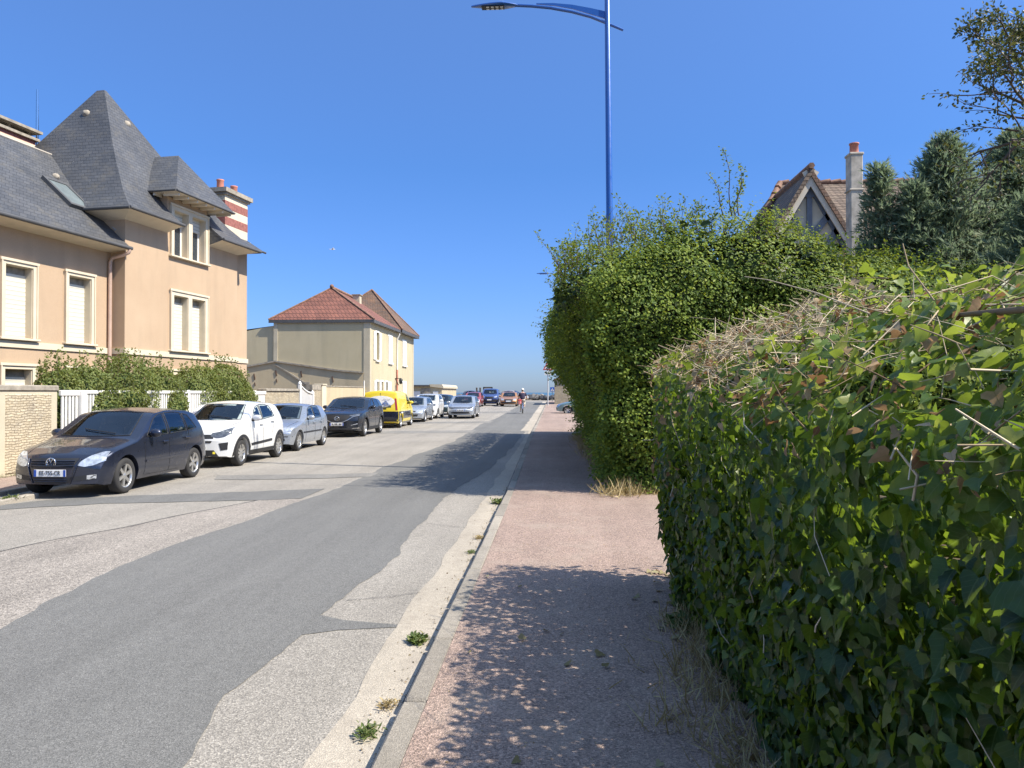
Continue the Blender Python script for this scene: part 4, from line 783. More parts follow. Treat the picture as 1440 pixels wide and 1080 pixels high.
def vehicle(c, name, label, cat, X, Y, face=1, group='cars parked along the left kerb', rot=0.):
    """X: centre line, Y: nose; face 1 = nose towards the camera"""
    t = thing(name, label, cat, (X, Y, zg(Y+face*c['L']/2)), R(90*face)+rot, group)
    V, F = car_body(c); L, W = c['L'], c['W']; P = Proj(V, F, L)
    zw0, zw1 = c['ws']; b0, b1 = c['wsw']
    def inside(a, b, poly):
        k = False
        for (x0, y0), (x1, y1) in zip(poly, poly[1:]+poly[:1]):
            if (y0 > b) != (y1 > b) and a < (x1-x0)*(b-y0)/(y1-y0)+x0: k = not k
        return k
    wsp = [(-b0, zw0-.012), (b0, zw0-.012), (b1, zw1), (-b1, zw1)]; rwp = [(-c['rw'][2], c['rw'][0]), (c['rw'][2], c['rw'][0]), (c['rw'][3], c['rw'][1]), (-c['rw'][3], c['rw'][1])] if 'rw' in c else None
    sps = [lo+hi[::-1] for lo, hi in c['side']]
    def isglass(f):
        vs = [V[i] for i in f]
        if all(v[0] < L*.62 for v in vs) and all(inside(v[1], v[2], wsp) for v in vs) and max(abs(v[1]) for v in vs) - min(abs(v[1]) for v in vs) < .35: return True
        if rwp and all(v[0] > L*.62 for v in vs) and all(inside(v[1], v[2], rwp) for v in vs): return True
        if abs(sum(v[1] for v in vs)/len(vs)) > W*.28:
            for p in sps:
                if all(inside(v[0], v[2], p) for v in vs): return True
        return False
    smoothmesh('body', V, [f for f in F if not isglass(f)], c['paint'], t)
    xc = sum(p[0] for p in c['side'][0][0])/len(c['side'][0][0]); zb = c['side'][0][0][0][1]; it = MB()
    it.box(xc-.55, min(L-.55, xc+1.75), -W*.40, W*.40, .42, .50); it.bbox(xc-.80, xc-.50, -W*.38, W*.38, zb-.32, zb-.05, .04)
    it.tube([(xc-.38+.05*math.sin(a), s_*.36+.18*math.cos(a), zb-.08+.17*math.sin(a)) for s_ in ((1,) if face > 0 else (-1,)) for a in np.linspace(0, 2*math.pi, 17)], .014, 5); it.build('interior', M['interior'], t)
    for s_ in (-1, 1):
        se = MB(); xs_ = xc+.42; se.bbox(xs_, xs_+.14, s_*.36-.22, s_*.36+.22, .5, zb+.16, .05); se.bbox(xs_-.45, xs_, s_*.36-.22, s_*.36+.22, .5, .64, .04); se.bbox(xs_+.02, xs_+.12, s_*.36-.12, s_*.36+.12, zb+.17, zb+.36, .04); se.build('seat', M['seat'], t)
    if len(c['side']) > 1: se = MB(); se.bbox(xc+1.3, xc+1.45, -W*.36, W*.36, .5, zb+.12, .05); [se.bbox(xc+1.32, xc+1.42, y_-.11, y_+.11, zb+.12, zb+.27, .04) for y_ in (-.38, .38)]; se.build('rear_bench', M['seat'], t)
    u = MB(); u.box(c['xf']-.1, c['xr']+.1, -W*.33, W*.33, .17, .5); u.box(.35, c['xf'], -W*.3, W*.3, .2, .5); u.build('underbody', M['black'], t)
    for x in (c['xf'], c['xr']):
        for s in (-1, 1): wheel(t, x, s*(W/2-.125), c['R'], .20, c['rim'], s)
    top = c['top']; G = M['carglass']
    def yat(z): return b0+(b1-b0)*(z-zw0)/(zw1-zw0)
    P.patch('windscreen', [(-b0, zw0), (-b0*.5, zw0-.012), (0, zw0-.016), (b0*.5, zw0-.012), (b0, zw0)], [(-b1, zw1-.02), (-b1*.5, zw1), (0, zw1+.006), (b1*.5, zw1), (b1, zw1-.02)], 'front', G, t, 16, 8, .004, seal=True)
    wi = MB()
    pts = [P.hit(-b0*.6+k*b0*.2, zw0+.02+.015*k, 'front', .03) for k in range(6)]
    if all(p is not None for p in pts): wi.tube(pts, .009, 4); wi.build('wiper', M['black'], t)
    for (lo, hi) in c['side']:
        for d in ('right', 'left'): P.patch('side_window', lo, hi, d, G, t, 12, 6, .003, seal=True)
    if 'rw' in c:
        r = c['rw']; P.patch('rear_window', [(-r[2], r[0]), (r[2], r[0])], [(-r[3], r[1]), (r[3], r[1])], 'rear', G, t, 12, 6, .004, seal=True)
    for nm, lo, hi, d, mt in c.get('bits', []):
        if d == 'frontpair':
            P.patch(nm, lo, hi, 'front', mt, t, 10, 5, .008); P.patch(nm, lo, hi, 'front', mt, t, 10, 5, .008, mirror=True)
        elif d == 'rearpair':
            P.patch(nm, lo, hi, 'rear', mt, t, 8, 5, .008); P.patch(nm, lo, hi, 'rear', mt, t, 8, 5, .008, mirror=True)
        elif d == 'sides':
            P.patch(nm, lo, hi, 'right', mt, t, 14, 2, .010); P.patch(nm, lo, hi, 'left', mt, t, 14, 2, .010)
        else: P.patch(nm, lo, hi, d, mt, t, 14, 5, .008)
    x1, x2 = .2, min(p[0] for p in c['side'][0][0])-.38
    for s_ in (1, -1): P.patch('bonnet_seam', [(x1, s_*W*.34), (x2, s_*W*.395)], [(x1, s_*(W*.34+.007)), (x2, s_*(W*.395+.007))], 'top', M['black'], t, 10, 1, .003, .004)
    # shut lines of the doors
    for pl in c.get('seams', []):
        for d in ('right', 'left'):
            w = .006; hi = [(a+w, b) for a, b in pl] if abs(pl[0][0]-pl[-1][0]) < abs(pl[0][1]-pl[-1][1]) else [(a, b+w) for a, b in pl]
            P.patch('door_seam', pl, hi, d, M['black'], t, 10, 1, .0035, .004)
    for x, z in c.get('handles', []):
        for s, d in ((1, 'right'), (-1, 'left')):
            p = P.hit(x, z, d, .012)
            if p: h = MB(); h.bbox(p.x-.09, p.x+.09, min(p.y, p.y+s*.02)-.008, max(p.y, p.y+s*.02), z-.016, z+.016, .006); h.build('door_handle', c.get('hmat', c['paint']), t)
    xm, zm = c['mirror']
    for s, d in ((1, 'right'), (-1, 'left')):
        p = P.hit(xm+.05, zm-.06, d, 0)
        if p: m = MB(); m.ellipsoid((xm, p.y+s*.10, zm), (.065, .115, .075), 12, 8, 0); m.tube([(xm+.03, p.y-s*.01, zm-.07), (xm+.01, p.y+s*.06, zm-.03)], .022, 6, 1); m.build('door_mirror', [c.get('mmat', c['paint']), M['black']], t)
    if 'plate' in c:
        z, txt, end = c['plate']; p = P.hit(0, z, end, .01)
        if p:
            s = -1 if end == 'front' else 1; x = p.x + s*.012
            m = MB(); m.bbox(min(x, x-s*.015), max(x, x-s*.015), -.26, .26, z-.056, z+.056, .004)
            if end == 'rear' : m.box(min(x, x-s*.014), max(x, x-s*.014), -.5, -.49, z-.01, z+.01) if False else None
            pl = m.build('number_plate', c.get('pmat', M['plate']), t)
            q = MB(); q.box(x+s*.001-.001, x+s*.001+.001, -.262, -.222, z-.054, z+.054); q.build('blue_band', M['plateblue'], pl); q = MB(); q.box(x+s*.001-.001, x+s*.001+.001, .222, .262, z-.054, z+.054); q.build('blue_band', M['plateblue'], pl)
            if txt == 'marks':      # plate too small in the photograph to be read
                q = MB()
                for k in range(7): y_ = -.165+.055*k; q.box(x+s*.001-.002, x+s*.001+.002, y_-.017, y_+.017, z-.034, z+.034 if k not in (2, 5) else z-.004)
                q.build('plate_marks', M['platetxt'], pl)
            elif txt:
                MX = Matrix.Translation((x+s*.004, 0, z)) @ Matrix(((0, 0, s, 0), (s, 0, 0, 0), (0, 1, 0, 0), (0, 0, 0, 1)))
                text('registration', txt, .098, MX, M['platetxt'], pl, .80)
    if 'emblem' in c:
        z, rad, kind = c['emblem']; p = P.hit(0, z, 'front', .012)
        if p:
            m = MB(); x = p.x-.012
            def st(pts, w=.09): m.tube([(x, y*rad, z+q*rad) for y, q in pts], rad*w, 5)
            if kind == 'vw':
                st([(math.cos(a), math.sin(a)) for a in np.linspace(0, 2*math.pi, 25)], .11); st([(-.45, .86), (0, .05), (.45, .86)], .1); st([(-.88, .40), (-.42, -.82), (0, .0), (.42, -.82), (.88, .40)], .1)
            elif kind == 'wing':
                st([(1.15*math.cos(a), .88*math.sin(a)) for a in np.linspace(0, 2*math.pi, 25)], .1); st([(-1.1, .25), (-.6, .35), (-.3, -.1), (0, -.35), (.3, -.1), (.6, .35), (1.1, .25)], .12)
            elif kind == 'oval': st([(1.3*math.cos(a), .65*math.sin(a)) for a in np.linspace(0, 2*math.pi, 25)], .14)
            elif kind == 'chev':
                st([(-.9, -.1), (0, .7), (.9, -.1)], .16); st([(-.9, -.75), (0, .05), (.9, -.75)], .16)
            elif kind == 'diamond': st([(0, 1), (.62, 0), (0, -1), (-.62, 0), (0, 1)], .16)
            m.build('emblem', M['chrome'], t)
    if 'arch' in c:
        Ra = c['R']+c.get('gap', .06)
        for xc in (c['xf'], c['xr']):
            for s, d in ((1, 'right'), (-1, 'left')):
                mb = MB(); a = np.linspace(-.12, math.pi+.12, 17); w = .075
                lo = [(xc+(Ra+.004)*math.cos(q), c['R']+(Ra+.004)*math.sin(q)) for q in a]; hi = [(xc+(Ra+w)*math.cos(q), c['R']+(Ra+w)*math.sin(q)) for q in a]
                P.patch('wheel_arch', lo, hi, d, c['arch'], t, 20, 2, .014, .03)
    return t, P

BL = M['black']
def hatch(paint_, **k):
    """generic small hatchback, overridden per car"""
    c = dict(L=3.9, W=1.65, xf=.78, xr=3.24, R=.30, paint=paint_, rim=(6, 'spoke', M['alloy']),
             top=[(0, .50), (.04, .61), (.12, .70), (.5, .815), (1.10, .93), (1.86, 1.365), (2.35, 1.425), (3.1, 1.395), (3.42, 1.33), (3.72, .98), (3.84, .86), (3.9, .58)],
             belt=[(0, .45), (.12, .61), (.5, .735), (1.1, .86), (2., .885), (3.2, .935), (3.6, .94), (3.8, .82), (3.9, .54)],
             ws=(.955, 1.35), wsw=(.62, .50),
             side=[([(1.40, .925), (2.16, .935)], [(1.80, 1.225), (1.98, 1.295), (2.14, 1.315)]), ([(2.23, .935), (2.88, .96)], [(2.21, 1.32), (2.55, 1.33), (2.80, 1.31)]), ([(2.95, .965), (3.30, .995)], [(2.87, 1.295), (3.06, 1.26)])],
             rw=(1.0, 1.29, .52, .44),
             seams=[[(1.33, .26), (1.33, .86)], [(2.19, .25), (2.19, .92)], [(2.78, .60), (2.98, .80), (2.95, .95)], [(1.36, .25), (2.6, .25)]],
             handles=[(2.02, .80), (2.86, .83)], mirror=(1.52, .98))
    c.update(k); return c

navy = paint('navy_metallic', (.016, .021, .040), .5, .3)
silver = paint('silver_metallic', (.37, .40, .44), .6, .3)
silver2 = paint('pale_silver_metallic', (.43, .46, .49), .6, .3)
white = paint('white_car_paint', (.64, .64, .62), 0., .3)
blackp = paint('blue_black_metallic', (.010, .013, .020), .4, .25)
XR = -7.22
def parked():
    # navy hatchback, nearest
    c = hatch(navy, L=3.92, bowf=.25, plate=(.415, 'EE-755-CR', 'front'), emblem=(.575, .078, 'vw'), mmat=navy, gap=.055,
        bits=[('headlight', [(.40, .535), (.50, .51), (.62, .53), (.745, .595)], [(.44, .60), (.55, .685), (.66, .735), (.745, .735)], 'frontpair', M['lens']),
              ('grille', [(-.34, .495), (.34, .495)], [(-.40, .645), (.40, .645)], 'front', BL), ('bumper_intake', [(-.26, .245), (.26, .245)], [(-.33, .35), (.33, .35)], 'front', BL),
              ('side_intake', [(.36, .29), (.64, .31)], [(.36, .36), (.66, .39)], 'frontpair', BL), ('fog_lamp', [(.54, .305), (.66, .32)], [(.54, .375), (.66, .385)], 'frontpair', M['lens']),
              ('rub_strip', [(1.36, .47), (2.72, .48)], [(1.36, .515), (2.72, .525)], 'sides', navy), ('tail_lamp', [(.56, .72), (.74, .72)], [(.56, .95), (.70, .95)], 'rearpair', M['redlens'])])
    t, P = vehicle(c, 'parked_car', 'navy blue hatchback with silver spoked wheels, nearest of the parked cars', 'car', XR-.80, 11.85)
    m = MB()
    for z in (.53, .565, .60):
        pts = [P.hit(y, z, 'front', .02) for y in np.linspace(-.36, .36, 9)]; m.tube(pts, .009, 4)
    for z in (.28, .31):
        pts = [P.hit(y, z, 'front', .02) for y in np.linspace(-.27, .27, 7)]; m.tube(pts, .008, 4)
    for s in (-1, 1):
        pts = [P.hit(s*y, z, 'front', .012) for y, z in ((.43, .635), (.40, .525), (.36, .395), (.31, .255), (.2, .225))]; m.tube(pts, .011, 5)
    m.build('grille_bars', navy, t)
    # white crossover
    tp = [(0, .58), (.03, .72), (.10, .86), (.45, .955), (.92, 1.04), (1.62, 1.43), (2.1, 1.50), (2.8, 1.475), (3.18, 1.40), (3.46, 1.05), (3.6, .93), (3.67, .62)]
    bt = [(0, .52), (.10, .76), (.45, .875), (.9, .96), (1.8, .98), (2.9, 1.06), (3.3, 1.06), (3.55, .88), (3.67, .58)]
    c = hatch(white, L=3.67, W=1.62, xf=.74, xr=3.14, R=.305, sill=.235, top=tp, belt=bt, ws=(1.065, 1.42), wsw=(.63, .50), rim=(5, 'twin', M['alloy']), arch=BL, gap=.045,
        side=[([(1.30, 1.02), (1.95, 1.035)], [(1.56, 1.25), (1.74, 1.35), (1.93, 1.395)]), ([(2.0, 1.04), (2.78, 1.10)], [(1.98, 1.40), (2.3, 1.41), (2.62, 1.36)])],
        rw=(1.1, 1.37, .5, .42), seams=[[(1.18, .34), (1.20, .97)], [(1.98, .33), (1.98, 1.02)], [(2.55, .66), (2.72, .9), (2.72, 1.05)]], handles=[(1.86, .93), (2.62, .98)], mirror=(1.38, 1.09), plate=(.475, '', 'front'),
        bits=[('headlight', [(.34, .72), (.48, .675), (.62, .70), (.735, .775)], [(.36, .79), (.50, .815), (.62, .87), (.735, .915)], 'frontpair', M['darklens']), ('grille', [(-.40, .665), (.40, .665)], [(-.38, .755), (.38, .755)], 'front', BL),
              ('upper_slot', [(-.36, .575), (.36, .575)], [(-.38, .615), (.38, .615)], 'front', BL), ('lower_bumper', [(-.52, .27), (.52, .27)], [(-.42, .41), (.42, .41)], 'front', BL), ('side_intake', [(.56, .40), (.69, .42)], [(.52, .56), (.70, .585)], 'frontpair', BL),
              ('fog_lamp', [(.40, .325), (.455, .325)], [(.40, .375), (.445, .375)], 'frontpair', M['yellow']), ('skid_strip', [(-.5, .255), (.5, .255)], [(-.5, .285), (.5, .285)], 'front', M['chrome']),
              ('sill_trim', [(1.18, .24), (2.72, .24)], [(1.18, .335), (2.72, .335)], 'sides', BL), ('rub_strip', [(1.25, .44), (2.55, .48)], [(1.22, .50), (2.55, .54)], 'sides', BL), ('tail_lamp', [(.52, .76), (.72, .76)], [(.55, 1.0), (.66, 1.0)], 'rearpair', M['redlens'])])
    vehicle(c, 'parked_car', 'white crossover hatchback with black wheel arches and black sill trim', 'car', XR-.81, 16.77)
    # silver hatchback
    tp = [(0, .53), (.04, .64), (.10, .715), (.5, .80), (1.05, .90), (1.72, 1.32), (2.1, 1.375), (2.9, 1.345), (3.2, 1.28), (3.5, .95), (3.62, .86), (3.72, .6)]
    bt = [(0, .48), (.10, .62), (.5, .72), (1.0, .83), (2., .87), (3.1, .91), (3.4, .90), (3.62, .80), (3.72, .55)]
    c = hatch(silver, L=3.72, W=1.6, xf=.70, xr=3.09, R=.285, top=tp, belt=bt, ws=(.925, 1.30), wsw=(.62, .51), rim=(7, 'spoke', M['alloy']), gap=.05, mmat=silver2,
        side=[([(1.34, .905), (2.06, .915)], [(1.66, 1.20), (1.84, 1.265), (2.04, 1.285)]), ([(2.12, .92), (2.72, .935)], [(2.10, 1.29), (2.4, 1.295), (2.62, 1.27)])], rw=(.96, 1.24, .5, .42),
        seams=[[(1.22, .26), (1.22, .84)], [(2.09, .25), (2.09, .9)], [(2.6, .55), (2.76, .78), (2.74, .92)]], handles=[(1.95, .79), (2.68, .80)], mirror=(1.42, .95), plate=(.51, 'marks', 'front'), emblem=(.625, .05, 'chev'),
        bits=[('headlight', [(.37, .575), (.70, .585)], [(.40, .67), (.56, .70), (.68, .71)], 'frontpair', M['lens']), ('grille', [(-.30, .60), (.30, .60)], [(-.32, .655), (.32, .655)], 'front', BL), ('bumper_strip', [(-.72, .43), (.72, .43)], [(-.72, .455), (.72, .455)], 'front', BL),
              ('bumper_intake', [(-.55, .32), (.55, .32)], [(-.55, .39), (.55, .39)], 'front', BL), ('rub_strip', [(1.0, .50), (2.72, .50)], [(1.0, .545), (2.72, .545)], 'sides', BL), ('tail_lamp', [(.5, .62), (.70, .62)], [(.5, .84), (.68, .84)], 'rearpair', M['redlens'])])
    vehicle(c, 'parked_car', 'older silver hatchback with black rubbing strip between the white and the blue black car', 'car', XR-.99, 21.4)
    # blue-black crossover
    tp = [(0, .60), (.03, .76), (.10, .90), (.5, .985), (1.25, 1.07), (2.05, 1.47), (2.6, 1.54), (3.4, 1.49), (3.8, 1.40), (4.15, 1.08), (4.3, .95), (4.4, .62)]
    bt = [(0, .54), (.10, .80), (.5, .90), (1.2, .98), (2.2, 1.02), (3.4, 1.10), (4.0, 1.07), (4.3, .88), (4.4, .58)]
    c = hatch(blackp, L=4.4, W=1.80, xf=.90, xr=3.555, R=.345, sill=.24, top=tp, belt=bt, ws=(1.10, 1.455), wsw=(.69, .55), rim=(5, 'spoke', M['alloy']), arch=BL,
        side=[([(1.65, 1.06), (2.45, 1.08)], [(2.02, 1.33), (2.2, 1.41), (2.42, 1.445)]), ([(2.51, 1.085), (3.3, 1.13)], [(2.48, 1.45), (2.9, 1.435), (3.12, 1.39)])], rw=(1.13, 1.38, .56, .46), seams=[[(1.5, .34), (1.5, .98)], [(2.48, .33), (2.48, 1.06)], [(3.1, .75), (3.25, 1.0), (3.22, 1.1)]],
        handles=[(2.35, .96), (3.12, 1.01)], mirror=(1.75, 1.12), plate=(.50, 'marks', 'front'), emblem=(.72, .085, 'wing'), pmat=M['plate'],
        bits=[('headlight', [(.46, .80), (.62, .785), (.80, .82)], [(.46, .845), (.62, .86), (.80, .89)], 'frontpair', M['darklens']), ('grille', [(-.30, .58), (0, .55), (.30, .58)], [(-.50, .83), (0, .86), (.50, .83)], 'front', BL), ('lower_bumper', [(-.6, .27), (.6, .27)], [(-.62, .37), (.62, .37)], 'front', BL),
              ('bumper_trim', [(.55, .33), (.80, .345)], [(.58, .355), (.80, .375)], 'frontpair', M['chrome']), ('day_light', [(.52, .455), (.76, .50)], [(.52, .47), (.76, .54)], 'frontpair', M['lens']), ('sill_trim', [(1.35, .25), (3.1, .25)], [(1.35, .36), (3.1, .36)], 'sides', BL), ('tail_lamp', [(.5, .86), (.8, .86)], [(.5, .97), (.78, .97)], 'rearpair', M['redlens'])])
    t, P = vehicle(c, 'parked_car', 'blue black crossover with chrome grille wing in front of the yellow van', 'car', XR-.98, 28.6)
    m = MB(); pts = [P.hit(y, z, 'front', .015) for y, z in ((-.78, .83), (-.6, .79), (-.40, .66), (-.22, .585), (0, .565), (.22, .585), (.40, .66), (.6, .79), (.78, .83))]; m.tube(pts, .014, 5); m.build('grille_wing', M['chrome'], t)
parked()

def van():
    yel = paint('yellow_van_paint', (.76, .58, .025), 0., .35)
    tp = [(0, .62), (.04, .80), (.12, .90), (.75, 1.06), (1.35, 1.58), (1.75, 1.76), (2.4, 1.81), (4.05, 1.79), (4.17, 1.74), (4.22, 1.0), (4.24, .6)]
    bt = [(0, .56), (.12, .80), (.75, .97), (1.3, 1.08), (4.1, 1.12), (4.21, .9), (4.24, .55)]
    c = hatch(yel, L=4.24, W=1.80, xf=.86, xr=3.56, R=.32, sill=.22, top=tp, belt=bt, tumble=.15, ws=(1.12, 1.68), wsw=(.70, .6), crown=.09, bowr=.05, tr=.02, rim=(6, 'spoke', M['alloy']),
        side=[([(1.32, 1.13), (2.0, 1.13)], [(1.60, 1.42), (1.8, 1.58), (1.98, 1.6)])], seams=[[(1.2, .35), (1.2, 1.1)], [(2.05, .33), (2.05, 1.65)]], handles=[(1.95, .98)], mirror=(1.4, 1.2),
        bits=[('headlight', [(.5, .75), (.8, .78)], [(.5, .88), (.8, .95)], 'frontpair', M['lens']), ('tail_lamp', [(.74, .86), (.835, .86)], [(.68, 1.42), (.765, 1.42)], 'rearpair', M['redlens']),
              ('lower_rear_panel', [(-.87, .24), (.87, .24)], [(-.87, .80), (.87, .80)], 'rear', navy), ('lower_side_panel', [(1.25, .225), (3.15, .225)], [(1.25, .80), (3.15, .80)], 'sides', navy), ('lower_side_panel', [(3.95, .34), (4.16, .34)], [(3.95, .80), (4.16, .80)], 'sides', navy), ('lower_wing_panel', [(3.2, .70), (3.95, .70)], [(3.2, .80), (3.95, .80)], 'sides', navy),
              ('handle_recess', [(.02, .90), (.30, .90)], [(.02, .96), (.30, .96)], 'rear', BL), ('door_gap', [(-.006, .82), (.006, .82)], [(-.006, 1.68), (.006, 1.68)], 'rear', BL), ('bumper', [(-.8, .34), (.8, .34)], [(-.8, .46), (.8, .46)], 'rear', BL)])
    Y = 36.1+4.24
    t, P = vehicle(c, 'delivery_van', 'yellow delivery van with dark blue lower panels and white round door sign', 'van', XR-1.05, Y, -1)
    # white oval with a blue bird-like mark across the rear doors; local +y points to the left of the picture when facing away
    n = 28; cy, cz = .02, 1.27
    def oval(rx, rz): return [(cy+rx*math.cos(a), cz+rz*math.sin(a)) for a in np.linspace(math.pi, 2*math.pi, n)], [(cy+rx*math.cos(a), cz+rz*math.sin(a)) for a in np.linspace(math.pi, 0, n)]
    lo, hi = oval(.66, .27); P.patch('door_sign', lo, hi, 'rear', M['white'], t, 24, 6, .014)
    bl = plain('sign_blue', (.03, .10, .35), .5); gr = plain('sign_grey', (.25, .27, .32), .5); m = MB()
    sgn = 1
    def stroke(pts, w=.012):
        q = [P.hit(sgn*y, z, 'rear', .03) for y, z in pts]
        if all(p is not None for p in q): m.tube(q, w, 4)
    stroke([(.08, 1.10), (.16, 1.15), (.22, 1.27), (.30, 1.30), (.34, 1.22), (.42, 1.12), (.50, 1.10)]); stroke([(.12, 1.22), (.22, 1.18), (.32, 1.16)]); stroke([(.34, 1.22), (.36, 1.10)]); stroke([(.22, 1.17), (.20, 1.08), (.30, 1.08)])
    m.build('door_logo', bl, t); m = MB()
    for y in np.arange(.12, .46, .055): stroke([(y, 1.375+.012*math.sin(y*90)), (y+.035, 1.385+.012*math.cos(y*70))], .009)
    m.build('door_lettering', gr, t)
    lo, hi = [(3.35, 1.08), (3.85, 1.08)], [(3.3, 1.5), (3.9, 1.5)]; P.patch('side_sign', [(3.3+.26*(1-math.cos(a)), 1.3-.2*math.sin(a)) for a in np.linspace(0, math.pi, 12)], [(3.3+.26*(1-math.cos(a)), 1.3+.2*math.sin(a)) for a in np.linspace(0, math.pi, 12)], 'left', M['white'], t, 12, 4, .012)
van()

def more_cars():
    generic = [('headlight', [(.42, .56), (.72, .59)], [(.42, .65), (.55, .68), (.72, .715)], 'frontpair', M['lens']), ('grille', [(-.36, .57), (.36, .57)], [(-.38, .63), (.38, .63)], 'front', BL), ('bumper_intake', [(-.45, .32), (.45, .32)], [(-.52, .44), (.52, .44)], 'front', BL), ('tail_lamp', [(.56, .72), (.74, .72)], [(.56, .95), (.70, .95)], 'rearpair', M['redlens'])]
    gp = dict(bits=generic, plate=(.50, '', 'front'))
    vehicle(hatch(silver2, emblem=(.66, .05, 'diamond'), **gp), 'parked_car', 'pale silver hatchback parked just beyond the yellow van', 'car', XR-.82, 42.1)
    tp = [(0, .58), (.03, .74), (.10, .88), (.4, .99), (.85, 1.08), (1.55, 1.46), (2.1, 1.52), (2.8, 1.49), (3.1, 1.42), (3.35, 1.05), (3.5, .9), (3.56, .62)]
    bt = [(0, .52), (.10, .78), (.4, .9), (.85, .99), (1.8, 1.0), (2.9, 1.04), (3.3, 1.0), (3.5, .86), (3.56, .58)]
    vehicle(hatch(white, L=3.56, xf=.68, xr=2.98, top=tp, belt=bt, ws=(1.10, 1.45), wsw=(.62, .5), side=[([(1.25, 1.04), (1.95, 1.05)], [(1.52, 1.3), (1.7, 1.40), (1.93, 1.42)]), ([(2.02, 1.05), (2.7, 1.08)], [(2., 1.42), (2.3, 1.43), (2.55, 1.39)])], rw=(1.1, 1.38, .5, .42), seams=[[(1.15, .3), (1.15, .98)], [(1.98, .3), (1.98, 1.03)]], handles=[(1.88, .93)], mirror=(1.36, 1.1),
            bits=[('headlight', [(.42, .74), (.72, .80)], [(.42, .86), (.72, .93)], 'frontpair', M['darklens']), ('grille', [(-.36, .62), (.36, .62)], [(-.40, .70), (.40, .70)], 'front', BL), ('fog_lamp', [(.5, .40), (.64, .41)], [(.5, .50), (.64, .51)], 'frontpair', BL), ('bumper_intake', [(-.40, .32), (.40, .32)], [(-.42, .42), (.42, .42)], 'front', BL)]),
            'parked_car', 'tall white city car parked behind the pale silver hatchback', 'car', XR-.78, 46.6)
    vehicle(hatch(paint('dark_teal_paint', (.012, .03, .035), .4, .3), **gp), 'parked_car', 'dark teal hatchback mostly hidden behind the oncoming silver car', 'car', XR-.85, 52.5)
    vehicle(hatch(silver2, W=1.70, L=4.05, R=.31, emblem=(.655, .075, 'vw'), rim=(5, 'twin', M['alloy']),
            bits=[('headlight', [(.42, .60), (.58, .585), (.74, .64)], [(.40, .68), (.55, .705), (.745, .745)], 'frontpair', M['darklens']), ('grille', [(-.42, .625), (.42, .625)], [(-.40, .68), (.40, .68)], 'front', BL), ('bumper_intake', [(-.60, .31), (-.3, .29), (.3, .29), (.60, .31)], [(-.52, .42), (.52, .42)], 'front', BL), ('fog_lamp', [(.54, .36), (.66, .38)], [(.54, .42), (.66, .44)], 'frontpair', M['lens']), ('sill_trim', [(1.3, .21), (2.75, .21)], [(1.3, .25), (2.75, .25)], 'sides', BL)], plate=(.50, 'marks', 'front')),
            'oncoming_car', 'silver hatchback driving towards the camera in the far lane', 'car', -5.78, 46.9, 1, None)
    vehicle(hatch(paint('red_car_paint', (.27, .045, .04), 0., .35), **gp), 'parked_car', 'red hatchback parked beyond the oncoming silver car', 'car', -7.75, 71.5)
    bluep = paint('bright_blue_car_paint', (.04, .08, .24), .1, .35)
    tp = [(0, .68), (.03, .9), (.12, 1.02), (.9, 1.13), (1.0, 1.15), (1.5, 1.62), (1.9, 1.72), (3.6, 1.70), (4.0, 1.6), (4.1, 1.0), (4.15, .7)]
    bt = [(0, .6), (.12, .92), (.9, 1.04), (2, 1.08), (3.9, 1.1), (4.1, .9), (4.15, .62)]
    vehicle(hatch(bluep, L=4.15, W=1.78, R=.35, sill=.28, xf=.85, xr=3.4, top=tp, belt=bt, tumble=.2, ws=(1.18, 1.62), wsw=(.7, .6), side=[([(1.45, 1.12), (2.2, 1.12)], [(1.62, 1.5), (1.8, 1.56), (2.2, 1.58)]), ([(2.3, 1.12), (3.6, 1.14)], [(2.3, 1.58), (3.5, 1.55)])], rw=(1.15, 1.5, .6, .5), seams=[], handles=[], mirror=(1.5, 1.2), plate=(.58, '', 'front'),
            bits=[('headlight', [(.5, .78), (.76, .8)], [(.5, .94), (.76, .96)], 'frontpair', M['lens']), ('grille', [(-.4, .72), (.4, .72)], [(-.4, .9), (.4, .9)], 'front', BL), ('lower_bumper', [(-.75, .36), (.75, .36)], [(-.75, .62), (.75, .62)], 'front', BL)], arch=BL),
            'parked_car', 'bright blue off road car facing the camera behind the red hatchback', 'car', -6.55, 77., 1, 'cars in the distance by the sea')
    vehicle(hatch(paint('bronze_car_paint', (.42, .20, .07), .3, .35), W=1.72, arch=BL, bits=[('headlight', [(.45, .58), (.72, .6)], [(.45, .72), (.72, .76)], 'frontpair', M['lens']), ('grille', [(-.4, .50), (.4, .50)], [(-.42, .70), (.42, .70)], 'front', BL), ('lower_bumper', [(-.7, .28), (.7, .28)], [(-.72, .44), (.72, .44)], 'front', BL)], plate=(.50, '', 'front')),
            'oncoming_car', 'bronze hatchback with black grille coming up the middle of the road', 'car', -4.45, 74., 1, 'cars in the distance by the sea')
    vehicle(hatch(paint('pale_teal_paint', (.16, .26, .27), .3, .35), **gp), 'parked_car', 'pale teal hatchback poking its nose out from behind the tall hedge', 'car', .12, 54.4, 1, None, R(-90))
    for i, (x, y, cname, colr, lab) in enumerate(((-3.6, 103., 'sand', (.45, .36, .26), 'beige car parked by the sea wall left of the cyclist'), (-8.6, 102., 'grey', (.20, .21, .23), 'grey car parked by the sea wall behind the bright blue car'))):
        vehicle(hatch(paint('far_'+cname+'_paint', colr, .2, .4), seams=[], handles=[], **gp), 'parked_car', lab, 'car', x, y, 1, 'cars in the distance by the sea', R(70))
more_cars()
